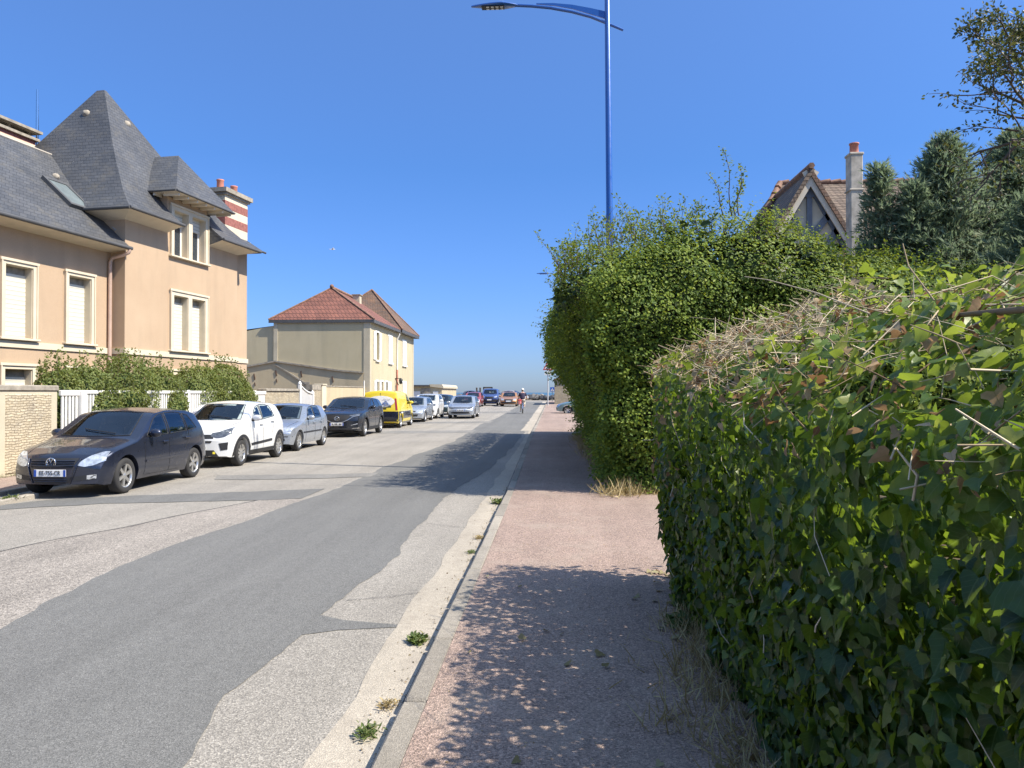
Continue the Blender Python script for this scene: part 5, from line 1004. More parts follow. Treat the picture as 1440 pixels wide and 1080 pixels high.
# ---------------------------------------------------------------- vegetation
class NPN:
    """smooth vector noise as a sum of waves"""
    def __init__(self, seed, s, k=9):
        r = np.random.default_rng(seed); self.k = r.normal(size=(k, 3))*s; self.p = r.uniform(0, 6.28, k); self.a = r.uniform(.5, 1, k); self.a /= self.a.sum()
    def __call__(self, P): return (np.sin(P @ self.k.T + self.p)*self.a).sum(1)*1.9
IVY = [ivy_template(1., 1), ivy_template(.9, 2), ivy_template(1.08, 3), ivy_template(1., 4, False)]
SML = small_template(.55); NAR = small_template(.3)

def jit(N, s): return N + RNG.normal(size=N.shape)*s
def foliage(name, mat, parent, P, N, D, S, temps, base):
    idx = RNG.integers(0, len(temps), len(P)); gs = []
    lc = []
    for k, t in enumerate(temps):
        m = idx == k
        if m.any(): gs.append(leafgeo(P[m]-np.array(base), N[m], D[m], S[m], t)); lc.append(np.tile(t[0], (int(m.sum()), 1)))
    V, T = merge(gs); return npmesh(name, V, T, mat, parent, np.concatenate(lc) if temps[0] is IVY[0] else None)

def sstep(x, a, b): t = np.clip((x-a)/(b-a), 0, 1); return t*t*(3-2*t)

def ivy_hedge():
    base = (1.6, 3.2, .09); h = thing('ivy_hedge', 'clipped ivy hedge in the right foreground with bare twigs and dead leaves on top', 'hedge', base)
    n1, n2 = NPN(1, 2.2), NPN(2, 6.)
    Y1 = 6.75
    def surf(n, mode):
        Y = RNG.uniform(-1.2, Y1, n)
        if mode == 'face': s = RNG.uniform(0, 1, n)
        elif mode == 'slope': s = RNG.uniform(1, 2, n)
        else: s = RNG.uniform(2, 2.8, n)
        hz = 1.62+.20*sstep(Y, 3.5, 5.6); z = np.where(s < 1, .10+(hz-.10)*s, np.where(s < 2, hz+(2.10-hz)*np.clip(s-1, 0, 1)**.75, 2.10))
        X = np.where(s < 1, .93-.11*np.sin(np.clip(s, 0, 1)*1.6), np.where(s < 2, .82+.85*np.clip(s-1, 0, 1)**1.25, 1.67+(s-2)))
        X = X - .03*sstep(Y, 5, 6.4); N = np.stack([np.where(s < 1, -1., np.where(s < 2, -.55, 0.)), np.zeros(n), np.where(s < 1, .15, np.where(s < 2, .85, 1.))], 1)
        e = np.clip((Y-(Y1-.75))/.75, 0, 1)
        X = X + .24*e**3 + .10*e*(1-z/2.); N[:, 1] += e*.8
        z = z + (s > 1)*(.16*np.exp(-((Y-4.6)/1.1)**2)*np.clip(s-1, 0, 1) - .10*np.exp(-((Y-1.6)/1.0)**2) - .02*e)
        P = np.stack([X, Y, z], 1); N = unit(N)
        P += N*(n1(P)*.065 + n2(P)*.035)[:, None]
        return P, N, s
    G = []
    P, N, s = surf(23500, 'face'); k = RNG.random(len(P)) > .42*sstep(s, .62, .95); P, N, s = P[k], N[k], s[k]; d = RNG.uniform(0, 1, len(P))**1.4*(.15+.16*sstep(s, .55, .9)); P = P - N*d[:, None]
    foliage('leaves', M['ivy'], h, P, jit(N, .48), jit(np.tile([-.25, 0, -1.], (len(P), 1)), .5), RNG.uniform(.034, .074, len(P))*np.where(RNG.random(len(P)) < .10, 1.4, 1), IVY, base)
    P, N, s = surf(4600, 'slope'); m = (np.sin(P[:, 1]*2.3+1)+n1(P*1.3)*2. > .25) | (RNG.random(len(P)) < .26) | (P[:, 1] < 3.2); P, N = P[m], N[m]; P += N*RNG.uniform(-.10, .07, len(P))[:, None]
    P2, N2, _ = surf(1300, 'top'); P2 += N2*RNG.uniform(-.08, .14, len(P2))[:, None]; P, N = np.concatenate([P, P2]), np.concatenate([N, N2])
    foliage('young_leaves', M['ivy_top'], h, P, jit(N, .6), jit(np.tile([-.6, 0, -.5], (len(P), 1)), .6), RNG.uniform(.032, .072, len(P)), IVY, base)
    P, N, s = surf(950, 'slope'); Pf, Nf, sf = surf(520, 'face'); k = (Pf[:, 1] > 5.2) & (Pf[:, 2] > .9) | (Pf[:, 2] > 1.5); Pf, Nf = Pf[k], Nf[k]
    P, N = np.concatenate([P+N*.03, Pf+Nf*.03]), np.concatenate([N, Nf])
    foliage('dead_leaves', M['ivy_dead'], h, P, jit(N, .9), jit(np.tile([-.5, 0, -.8], (len(P), 1)), .7), RNG.uniform(.025, .062, len(P)), IVY[:2]+[SML], base)
    # inner leaves and an added solid core so that the hedge is dense
    P, N, s = surf(6000, 'face'); k = s < .66; P, N = P[k], N[k]; P = P - N*RNG.uniform(.16, .30, len(P))[:, None]
    foliage('inner_leaves', M['ivy'], h, P, jit(N, .7), jit(np.tile([0, 0, -1.], (len(P), 1)), .6), RNG.uniform(.07, .12, len(P)), IVY, base)
    P = np.stack([RNG.uniform(1.25, 2.6, 4200), RNG.uniform(-1.2, 6.3, 4200), RNG.uniform(.7, 1.55, 4200)], 1)
    foliage('deep_leaves', M['ivy'], h, P, RNG.normal(size=P.shape), jit(np.tile([0, 0, -1.], (len(P), 1)), .8), RNG.uniform(.07, .12, len(P)), IVY, base)
    c = MB(); b = base; c.box(1.3-b[0], 2.5-b[0], -1.2-b[1], 6.2-b[1], 0, .95-b[2]); c.build('light_block_core', M['twig_dark'], h)  # solid dark box added inside the ivy to stop sunlight leaking through
    tw = MB()
    def off(p): return Vector(p)-Vector(base)
    P, N, s = surf(2700, 'slope'); k = (P[:, 1] > 3.2) | (RNG.random(len(P)) < .35); P, N = P[k], N[k]
    for p, nn in zip(P, N):
        L = random.uniform(.05, .26)*(1.7 if random.random() < .1 else 1); a = random.gauss(0, 1.2); u = Vector((math.sin(a)*.8, math.cos(a), random.gauss(.12, .38))).normalized()
        q = Vector(p)+Vector(nn)*random.uniform(-.03, .06); r = random.uniform(.0010, .0034); bend = Vector((random.gauss(0, .035), random.gauss(0, .035), random.gauss(.01, .035)))
        pts = [off(q-u*L/2), off(q+bend*.6), off(q+u*L/2+bend*random.uniform(-.5, 1.6))]; tw.tube(pts, [r, r*.85, r*.5], 4, 0, False)
    P, N, s = surf(60, 'face')
    for p, nn in zip(P, N):
        L = random.uniform(.1, .3); u = Vector((random.gauss(0, .3), random.gauss(0, .8), 1)).normalized(); q = Vector(p)+Vector(nn)*random.uniform(-.05, .03); r = random.uniform(.0015, .004)
        tw.tube([off(q-u*L/2), off(q+Vector((random.gauss(0, .02), random.gauss(0, .04), 0))), off(q+u*L/2)], [r, r, r*.5], 4, 0, False)
    # bolder branches seen on the slope and a few long whips
    for pts, r in (([(1.02, 1.35, 1.83), (1.14, 1.9, 1.90), (1.22, 2.5, 1.94), (1.30, 3.2, 1.96)], .011), ([(1.10, 3.5, 1.86), (1.0, 3.0, 1.80), (.95, 2.75, 1.83), (.94, 2.55, 1.76)], .010), ([(1.05, 2.9, 1.80), (1.2, 3.6, 1.9), (1.25, 4.4, 2.0)], .010), ([(1.0, 4.0, 1.86), (1.1, 4.8, 1.93), (1.18, 5.6, 1.96)], .011), ([(.95, 5.0, 1.84), (1.12, 5.7, 1.94), (1.3, 6.3, 2.0)], .010),
                   ([(1.1, 4.2, 1.95), (1.06, 4.4, 2.05), (.98, 4.7, 2.14), (.86, 4.95, 2.18)], .003), ([(.98, 5.2, 1.88), (.86, 5.3, 1.96), (.72, 5.4, 2.03)], .0055), ([(1.15, 2.4, 1.98), (1.12, 2.5, 2.1), (1.12, 2.54, 2.18)], .0025), ([(1.2, 3.0, 2.0), (1.1, 3.3, 2.12), (.98, 3.6, 2.22), (.9, 3.7, 2.25)], .003), ([(.86, 6.3, 1.35), (.78, 6.2, 1.32), (.70, 6.2, 1.32)], .005)):
        tw.tube([off(p) for p in pts], [r, r*.95]+[r*.7]*(len(pts)-2), 6, 0, True)
    tag(tw.build('twigs', M['twig'], h, fixn=False), kind='stuff')
ivy_hedge()

def tall_hedge():
    base = (4.0, 18., .09); h = thing('tall_hedge', 'tall dense privet hedge overhanging the pavement with shoots above it', 'hedge', base)
    n1, n2, n3 = NPN(5, 1.3), NPN(6, 3.4), NPN(7, 8.)
    def topz(X, Y): return np.interp(X, [-1, .1, .8, 2.1, 3.8, 4.8, 6.5, 9], [3.3, 3.95, 4.4, 4.68, 4.40, 3.85, 3.7, 3.6]) + .15*np.sin(Y*1.1)*(Y > 13.5)
    def leftx(z, Y):
        b = sstep(z, .9, 3.3)*(.64+.50*sstep(Y, 13., 19.)); r = sstep(z, 3.0, 4.6)
        return 1.0 - b + r*r*1.25 + .10*(z < .5)
    def left(n, y0, y1):
        Y = RNG.uniform(y0, y1, n); z = .12+4.5*RNG.random(n); X = leftx(z, Y); e = 1-np.clip((Y-12.35)/.8, 0, 1); X = X + .55*e**2
        dz = (leftx(z+.1, Y)-leftx(z-.1, Y))/.2; N = np.stack([-np.ones(n), -e*1.2, np.clip(dz, -1, 1.2)], 1); return np.stack([X, Y, z], 1), unit(N)
    def near(n):
        X = RNG.uniform(-.1, 7.8, n); Z = RNG.random(n); z = .12+Z*(topz(X, 12.6)-.12); lx = leftx(z, np.full(n, 13.)); X = np.maximum(X, lx+.1)
        t = sstep(Z, .72, 1.); e = 1-np.clip((X-lx)/.9, 0, 1); Y = 12.45 + .9*t*t + .55*e**2 + .25*(z < .6)*0; N = np.stack([-e, -np.ones(n)*(1-.5*t), .1+t*1.1], 1); return np.stack([X, Y, z], 1), unit(N)
    def top(n):
        X = RNG.uniform(0, 7.5, n); Y = 13.1+8*RNG.random(n)**1.4; z = topz(X, Y); N = np.tile([0, -.15, 1.], (n, 1)); return np.stack([X, Y, z], 1), unit(N)
    def rough(P, N, amp=1.): return P + N*((n1(P*.8)*.34 + n2(P)*.20 + n3(P)*.07)*amp)[:, None]
    Ps, Ns, Ss = [], [], []
    for (P, N), sz in ((near(50000), .060), (left(26000, 12.3, 18), .060), (left(19000, 18, 31.5), .075), (top(13000), .058)):
        P = rough(P, N); d = RNG.exponential(.11, len(P)) - .10 - .16*RNG.random(len(P))**4; P = P - N*np.clip(d, -.3, .5)[:, None]
        Ps.append(P); Ns.append(N); Ss.append(sz*RNG.uniform(.65, 1.25, len(P)))
    P, N, S = np.concatenate(Ps), np.concatenate(Ns), np.concatenate(Ss); k = P[:, 2] > .1; P, N, S = P[k], N[k], S[k]
    foliage('leaves', M['hedge'], h, P, jit(N*.7+np.array([.45, -.40, .75]), .55), jit(N*.6+np.array([0, 0, .2]), .75), S, [SML], base)
    Ps, Ns = [], []
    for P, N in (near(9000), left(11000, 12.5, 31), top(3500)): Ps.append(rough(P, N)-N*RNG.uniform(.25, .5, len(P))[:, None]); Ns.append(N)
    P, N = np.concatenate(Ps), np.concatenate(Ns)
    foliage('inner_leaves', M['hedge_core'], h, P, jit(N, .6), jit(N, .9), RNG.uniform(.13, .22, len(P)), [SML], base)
    c = MB(); b = base; c.prism([(1.75-b[0], 13.5-b[1], z-b[2]) for z in (.1,)] + [(9-b[0], 13.5-b[1], 0), (9-b[0], 13.5-b[1], 3.0-b[2]), (4.6-b[0], 13.5-b[1], 3.2-b[2]), (3.2-b[0], 13.5-b[1], 3.9-b[2]), (.85-b[0], 13.5-b[1], 3.4-b[2]), (.75-b[0], 13.5-b[1], 2.2-b[2])], (0, 17.3, 0)); c.build('light_block_core', M['twig_dark'], h)  # solid dark block added inside the hedge to keep light out
    # upright shoots
    tw = MB(); SP, SN, SD, SS = [], [], [], []
    def shoot(p, hgt, lean, nleaf, r=.006):
        p = Vector(p); pts = [p + Vector((lean[0]*f*f*hgt + .03*math.sin(f*7+p.x), lean[1]*f*f*hgt, f*hgt)) for f in np.linspace(0, 1, 7)]
        tw.tube([q-Vector(base) for q in pts], [r*(1-.7*i/6) for i in range(7)], 4, 0, False)
        for i in range(nleaf):
            f = random.random()**.8; k = min(5, int(f*6)); q = pts[k].lerp(pts[k+1], f*6-k); a = random.uniform(0, 6.28); d = Vector((math.cos(a), math.sin(a), random.uniform(.1, .8))); sp = random.uniform(0, .11)*(1-.4*f)
            SP.append(q+d*sp); SN.append(Vector((random.gauss(0, 1), random.gauss(0, 1), random.gauss(.6, 1)))); SD.append(d); SS.append(random.uniform(.035, .06))
    for i in range(240):
        X = 6.8*random.random()**1.6; Y = random.uniform(12.8, 15.5); z = float(topz(np.array([X]), np.array([Y]))[0]); shoot((X, Y, z-.22), random.uniform(.28, .62)*(1+.3*(random.random() < .15)), (random.gauss(0, .25), random.gauss(-.1, .2)), 30)
    for i in range(150):
        Y = random.uniform(12.6, 24); z = random.uniform(1.2, 4.2); X = float(leftx(np.array([z]), np.array([Y]))[0]); shoot((X+.15, Y, z), random.uniform(.15, .35), (-1.2-random.random(), random.gauss(-.2, .3)), 16, .004)
    # one tall sprig standing out of the top
    for dx, hh, ln in ((0, 1.15, (-.12, 0)), (.12, .85, (.05, 0)), (.06, .62, (.22, 0)), (-.14, .72, (-.35, 0))): shoot((2.95+dx, 13.0, 4.65), hh, ln, 85, .011)
    tag(tw.build('shoots', M['twig_dark'], h, fixn=False), kind='stuff')
    foliage('shoot_leaves', M['hedge'], h, np.array(SP), np.array(SN), np.array(SD), np.array(SS), [SML], base)
    # bare lower stems along the pavement side
    st = MB()
    for i in range(90):
        y = random.uniform(12.6, 30); x = 1.15+random.uniform(0, .35); st.tube([Vector((x, y, .1))-Vector(base), Vector((x+random.gauss(0, .12), y+random.gauss(0, .15), .7))-Vector(base), Vector((x+random.gauss(-.2, .2), y+random.gauss(0, .3), 1.5))-Vector(base)], [.018, .014, .008], 5, 0, False)
    st.build('stems', M['bark'], h, fixn=False)
tall_hedge()

def blob_shrub(name, label, cat, base, blobs, n, mat, size, temps, tips=0, group=None, core=True, tipc=None):
    """shrub made of leaf clumps; blobs = (centre, radii)"""
    h = thing(name, label, cat, base, 0, group); n1, n2 = NPN(len(blobs)+31, 1.9), NPN(len(blobs)+47, 5.)
    w = np.array([r[0]*r[1]+r[0]*r[2]+r[1]*r[2] for _, r in blobs]); cnt = (n*w/w.sum()).astype(int); Ps, Ns = [], []
    for (c, r), k in zip(blobs, cnt):
        u = unit(RNG.normal(size=(k, 3))); P = np.array(c)+u*np.array(r); N = unit(u/np.array(r)); P += N*(n1(P)*.16+n2(P)*.09)[:, None]*min(r)/.7; P -= N*np.clip(RNG.exponential(.08, k)-.06, -.2, .6)[:, None]*min(1, min(r)/.6)
        Ps.append(P); Ns.append(N)
    P, N = np.concatenate(Ps), np.concatenate(Ns); k = P[:, 2] > .08; P, N = P[k], N[k]
    foliage('leaves', mat, h, P, jit(N+np.array([0, 0, .3]), .6), jit(N*.5+np.array([0, 0, .5]), .7), size*RNG.uniform(.7, 1.25, len(P)), temps, base)
    st = MB(); TP, TN, TD = [], [], []
    for i in range(tips):
        (c, r) = random.choice(blobs); a = random.uniform(0, 6.28); q = math.sqrt(random.random())*.85; x, y = c[0]+r[0]*q*math.cos(a), c[1]+r[1]*q*math.sin(a); z = c[2]+r[2]*math.sqrt(max(0, 1-q*q)); hh = random.uniform(.2, .5)
        p0, p1 = Vector((x, y, z-.15)), Vector((x+random.gauss(0, .06), y+random.gauss(0, .06), z+hh)); st.tube([p0-Vector(base), p1-Vector(base)], [.004, .0015], 4, 0, False)
        for j in range(22):
            f = random.random(); d = Vector((random.gauss(0, 1), random.gauss(0, 1), .9)); TP.append(p0.lerp(p1, f)+d.normalized()*random.uniform(0, .05)); TN.append(Vector((random.gauss(0, 1), random.gauss(0, 1), .5))); TD.append(d)
    for (c, r) in blobs:
        for j in range(3): st.tube([Vector((c[0]+random.gauss(0, .1), c[1]+random.gauss(0, .15), .05))-Vector(base), Vector((c[0]+random.gauss(0, .15), c[1]+random.gauss(0, .2), c[2]))-Vector(base)], [.02, .008], 5, 0, False)
    st.build('stems', M['bark'], h, fixn=False)
    if TP: foliage('shoot_leaves', mat, h, np.array(TP), np.array(TN), np.array(TD), RNG.uniform(.7, 1.1, len(TP))*size, temps, base)
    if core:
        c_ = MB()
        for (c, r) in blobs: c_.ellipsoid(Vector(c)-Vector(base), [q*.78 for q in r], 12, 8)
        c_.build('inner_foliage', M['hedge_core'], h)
    return h
blob_shrub('fence_shrub', 'long loose green shrub growing through the white picket fence', 'shrub', (-11.2, 19., .05),
    [((-11.15, 16.7, 1.2), (.45, .8, 1.0)), ((-11.15, 18., 1.3), (.6, 1., 1.05)), ((-11.15, 19.5, 1.35), (.65, 1., 1.15)), ((-11.15, 21., 1.3), (.6, 1., 1.15)), ((-10.62, 17.7, 1.1), (.28, .65, .62)), ((-10.6, 21.0, 1.05), (.26, .55, .7)), ((-10.62, 18.6, 1.5), (.3, .8, .32))], 32000, M['shrub'], .075, [SML], 170)
blob_shrub('round_shrub', 'rounder darker shrub bulging over the far end of the picket fence', 'shrub', (-11., 24.2, .05),
    [((-11.05, 23.3, 1.3), (.62, 1.1, 1.15)), ((-11.0, 25., 1.4), (.68, 1.1, 1.2)), ((-10.7, 25.4, 1.3), (.5, .8, .8)), ((-10.62, 23.9, 1.3), (.3, .6, .45))], 24000, M['shrub'], .075, [SML], 90)
blob_shrub('garden_shrub', 'dark green shrub below the gable of the timbered house', 'shrub', (5.9, 15.4, .09),
    [((5.3, 15.2, 3.0), (1., .9, 1.35)), ((6.5, 15.6, 3.0), (1.1, .9, 1.25)), ((7.6, 15.4, 2.7), (1., .9, 1.2)), ((6.2, 15, 1.6), (1.6, .9, 1.4))], 15000, M['hedge'], .07, [SML], 60)

def conifer(label, x, y, hgt, rad, n, lean=0., low=0.):
    base = (x, y, .09); t = thing('cypress_tree', label, 'conifer', base, 0, 'blue green conifers on the right'); tr = MB()
    tr.tube([(0, 0, 0), (lean*.5, 0, hgt*.5), (lean, 0, hgt*.97)], [.12, .07, .01], 7); P, N, D = [], [], []; nb = int(40+hgt*rad*16)
    for i in range(nb):
        f = ((i+random.random())/nb)**.8; z = low+(hgt-low)*f; r = rad*(1-f)**.85*random.uniform(.45, 1.3)+.10; a = i*2.4+random.gauss(0, .3); up = random.uniform(.35, .95)+f*.5
        u = Vector((math.cos(a), math.sin(a), 0)); p0 = Vector((lean*f, 0, z-.25*r)); p1 = p0+u*r+Vector((0, 0, up*r*.8)); tr.tube([p0, p0.lerp(p1, .6)-Vector((0, 0, .06*r)), p1], [.02, .012, .004], 4, 0, False)
        k = max(16, int(1.6*n/nb*(.5+r/rad))); 
        for j in range(k):
            g = random.random()**.55; q = p0.lerp(p1, g); w = .05+.13*r*(1-g*.7); o = Vector((random.gauss(0, w), random.gauss(0, w), random.gauss(0, w*.85)))
            P.append(q+o); d = (u*.8+Vector((0, 0, .75))+o.normalized()*.6); D.append(d); N.append(Vector((random.gauss(.5, .7), random.gauss(-.45, .7), random.gauss(.7, .7))))
    tr.build('trunk', M['bark'], t, fixn=False)
    P = np.array(P); tv = np.array([(0, 0, 0), (.10, .5, .03), (.03, .55, 0), (.0, 1., -.05), (-.03, .55, 0), (-.10, .45, .03), (.2, .85, .05), (-.19, .8, .05)]); tf = np.array([(0, 1, 2), (0, 2, 3), (0, 3, 4), (0, 4, 5), (1, 6, 2), (5, 4, 7)])
    foliage('crown', M['conifer'], t, P, np.array(N), np.array(D), RNG.uniform(.12, .26, len(P)), [(tv, tf)], (0, 0, 0))
conifer('tall blue green conifer with a thin leading shoot, in the middle of the group', 8.36, 17.0, 7.0, 2.3, 17000)
conifer('slim blue green conifer standing just right of the tall chimney', 6.98, 16.9, 6.4, .8, 5500)
conifer('bushy blue green conifer between the slim one and the tall one', 7.55, 16.6, 5.9, 1.15, 7500)
conifer('broad blue green conifer at the right edge under the bare branches', 10.05, 17.4, 7.2, 2.5, 17000)
conifer('low spreading blue green conifer in front, above the ivy hedge', 9.2, 15.0, 5.3, 2.2, 15000)

def branch_tree():
    base = (9.0, 13.2, .09); t = thing('bare_tree', 'sparse leafed tree reaching in from the top right corner', 'tree', base); tr = MB(); P, N, D = [], [], []
    def grow(p, d, L, r, lev):
        pts = [p]; q = p.copy(); dd = d.copy()
        for i in range(4): dd = (dd+Vector((random.gauss(0, .16), random.gauss(0, .16), random.gauss(.0, .12)))).normalized(); q = q+dd*L/4; pts.append(q.copy())
        tr.tube(pts, [r, r*.9, r*.75, r*.62, r*.5], 5 if lev < 3 else 3, 0, False)
        if lev >= 3:
            dens = NB(np.array([q]))[0] > .12
            for j in range(34 if dens else 8):
                o = Vector((random.gauss(0, .065), random.gauss(0, .065), random.gauss(0, .06))); P.append(pts[random.randint(1, 4)]+o); N.append(Vector((random.gauss(0, 1), random.gauss(0, 1), random.gauss(.5, 1)))); D.append(dd+o.normalized())
        if lev < 4:
            for k in range(3):
                s = pts[random.randint(2, 4)]; a = Vector((random.gauss(0, 1), random.gauss(0, 1), random.gauss(.05, .8))).normalized(); grow(s, (dd+a*.85).normalized(), L*random.uniform(.58, .8), r*.55, lev+1)
    NB = NPN(77, 1.6)
    tr.tube([(0, 0, 0), (-.1, 0, 2), (-.05, 0, 4.2), (0, 0, 6.4)], [.2, .17, .14, .09], 8)
    for d, z, L in (((-1, -.1, .25), 5.6, 1.25), ((-1, .25, .45), 5.9, 1.25), ((-.95, -.2, .6), 6.1, 1.2), ((-.8, .1, .9), 6.2, 1.3), ((.6, .4, 1), 5.2, 1.2), ((-1, .05, .02), 5.7, 1.2), ((-.5, -.1, 1.2), 6.3, 1.1)): grow(Vector((-.03, 0, z)), Vector(d).normalized(), L, .05, 1)
    tr.build('branches', M['bark'], t, fixn=False)
    foliage('crown', M['treeleaf'], t, np.array(P), np.array(N), np.array(D), RNG.uniform(.05, .085, len(P)), [SML], (0, 0, 0))
branch_tree()

def grasses():
    def blades(name, label, cat, spots, n, hgt, mat, base, group=None, kind=None, spread=.1):
        P = np.concatenate([np.array([x, y, z]) + np.concatenate([RNG.normal(0, spread, (n, 2))*np.array([s, s]), np.zeros((n, 1))], 1) for x, y, z, s in spots]); k = len(P)
        D = np.stack([RNG.normal(0, .55, k), RNG.normal(0, .55, k), np.ones(k)], 1); N = RNG.normal(size=(k, 3)); tv = np.array([(-.025, 0, 0), (.025, 0, 0), (.018, .55, .04), (-.018, .55, .04), (0, 1, .2)]); tf = np.array([(0, 1, 2), (0, 2, 3), (3, 2, 4)])
        V, T = leafgeo(P-np.array(base), N, D, RNG.uniform(.45, 1.15, k)*hgt, (tv, tf)); o = npmesh(name, V, T, mat); o.location = base; tag(o, label, cat, group, kind); return o
    sp = [(.95-abs(random.gauss(0, .16))*(1 if y < 4.7 else .4), y, .1, 1.) for y in np.arange(1.6, 5.6, .06)]
    blades('dry_grass', 'dry straw coloured grass along the foot of the ivy hedge', 'grass', sp, 34, .15, M['drygrass'], (.9, 3.5, .1), None, 'stuff')
    sp = [(1.05+.35*random.random()-.02*(y-12), y, .1, 1.6) for y in np.arange(12.3, 27, .12)]
    blades('dry_grass', 'dry brown grass along the foot of the tall hedge', 'grass', sp, 30, .26, M['drygrass'], (1.1, 18, .1), None, 'stuff')
    sp = [(x, 12.25+.12*random.random(), .1, 1.) for x in np.arange(1.3, 5, .07)]
    blades('grass_edge', 'rough grass edge where the driveway meets the tall hedge', 'grass', sp, 26, .15, M['drygrass'], (3, 12.3, .1), None, 'stuff')
    sp = [(-10.5+.03*random.random(), y, .08, .5) for y in np.arange(12, 15.8, .1)]
    blades('grass_edge', 'thin grass growing at the foot of the ragstone pier', 'grass', sp, 14, .10, M['weed'], (-10.5, 14, .08), None, 'stuff')
    blades('grass_tuft', 'pale straw grass tuft at the corner of the tall hedge', 'grass tuft', [(.98, 12.17, .1, 1.7)], 220, .3, M['drygrass'], (.93, 12.2, .1))
    for i, (x, y, z, s, nn, lab) in enumerate(((-.93, 5.2, .006, .55, 190, 'compact green weed in the gutter, halfway up the kerb'), (-.9, 4.12, .006, .45, 60, 'brownish weed against the kerb second from the bottom edge'), (-.93, 3.78, .006, .5, 110, 'larger spiky weed in the gutter near the bottom edge'), (-.86, 11.75, .006, .95, 120, 'far green weed at the kerb where the hedge shadow starts'), (-.88, 8.9, .006, .5, 60, 'low dry weed in the kerb joint in the middle distance'), (-.88, 8.1, .006, .45, 50, 'small yellowish weed below the low dry weed at the kerb'), (-8.4, 11.45, .02, 1.1, 110, 'green weed on the left kerb corner in front of the navy hatchback'), (.86, 5.35, .10, .9, 80, 'leafy weed at the foot of the ivy hedge by the pavement'))):
        nn *= 2; P = np.stack([RNG.normal(x, .045*s, nn), RNG.normal(y, .075*s, nn), z+RNG.random(nn)*.05*s], 1); a = RNG.uniform(0, 6.28, nn); D = np.stack([np.cos(a), np.sin(a), RNG.uniform(.1, 1.2, nn)], 1); N = np.stack([-np.cos(a)*.6, -np.sin(a)*.6, np.ones(nn)], 1)
        V, T = leafgeo(P-np.array((x, y, z)), jit(N, .3), D, RNG.uniform(.025, .085, nn)*s, NAR if i not in (0, 7) else SML); o = npmesh('weed', V, T, M['weed' if i not in (1, 4) else 'drygrass']); o.location = (x, y, z); tag(o, lab, 'weed', 'weeds along the kerbs')
    k = 95; P = np.stack([RNG.uniform(-.6, 1.0, k), RNG.uniform(1.8, 7, k), np.full(k, .112)], 1); P[:, 0] = np.where(RNG.random(k) < .72, 1.0-RNG.exponential(.10, k), P[:, 0]); N = np.tile([0, 0, 1.], (k, 1)); a = RNG.uniform(0, 6.28, k)
    V, T = leafgeo(P, jit(N, .25), np.stack([np.cos(a), np.sin(a), a*0], 1), RNG.uniform(.025, .065, k), IVY[0]); tag(npmesh('fallen_leaves', V, T, M['ivy_dead']), 'scattered dry brown leaves lying on the pavement by the ivy hedge', 'leaves', None, 'stuff')
    k = 900; P = np.stack([RNG.uniform(-.6, 1.0, k), RNG.uniform(1.5, 12, k), np.full(k, .102)], 1); a = RNG.uniform(0, 6.28, k)
    V, T = leafgeo(P, jit(np.tile([0, 0, 1.], (k, 1)), .4), np.stack([np.cos(a), np.sin(a), a*0], 1), RNG.uniform(.008, .022, k), NAR); tag(npmesh('plant_litter', V, T, M['drygrass']), 'tiny bits of straw and grit scattered over the pavement', 'litter', None, 'stuff')
    k = 500; P = np.stack([RNG.uniform(-1.1, -.83, k), RNG.uniform(2.5, 14, k), np.full(k, .012)], 1); P[:, 0] = -.83-RNG.exponential(.06, k); a = RNG.uniform(0, 6.28, k)
    V, T = leafgeo(P, jit(np.tile([0, 0, 1.], (k, 1)), .5), np.stack([np.cos(a), np.sin(a), a*0], 1), RNG.uniform(.008, .022, k), SML); tag(npmesh('gutter_grit', V, T, M['soil']), 'dark grit and crumbs lying in the gutter against the kerb', 'grit', None, 'stuff')
grasses()
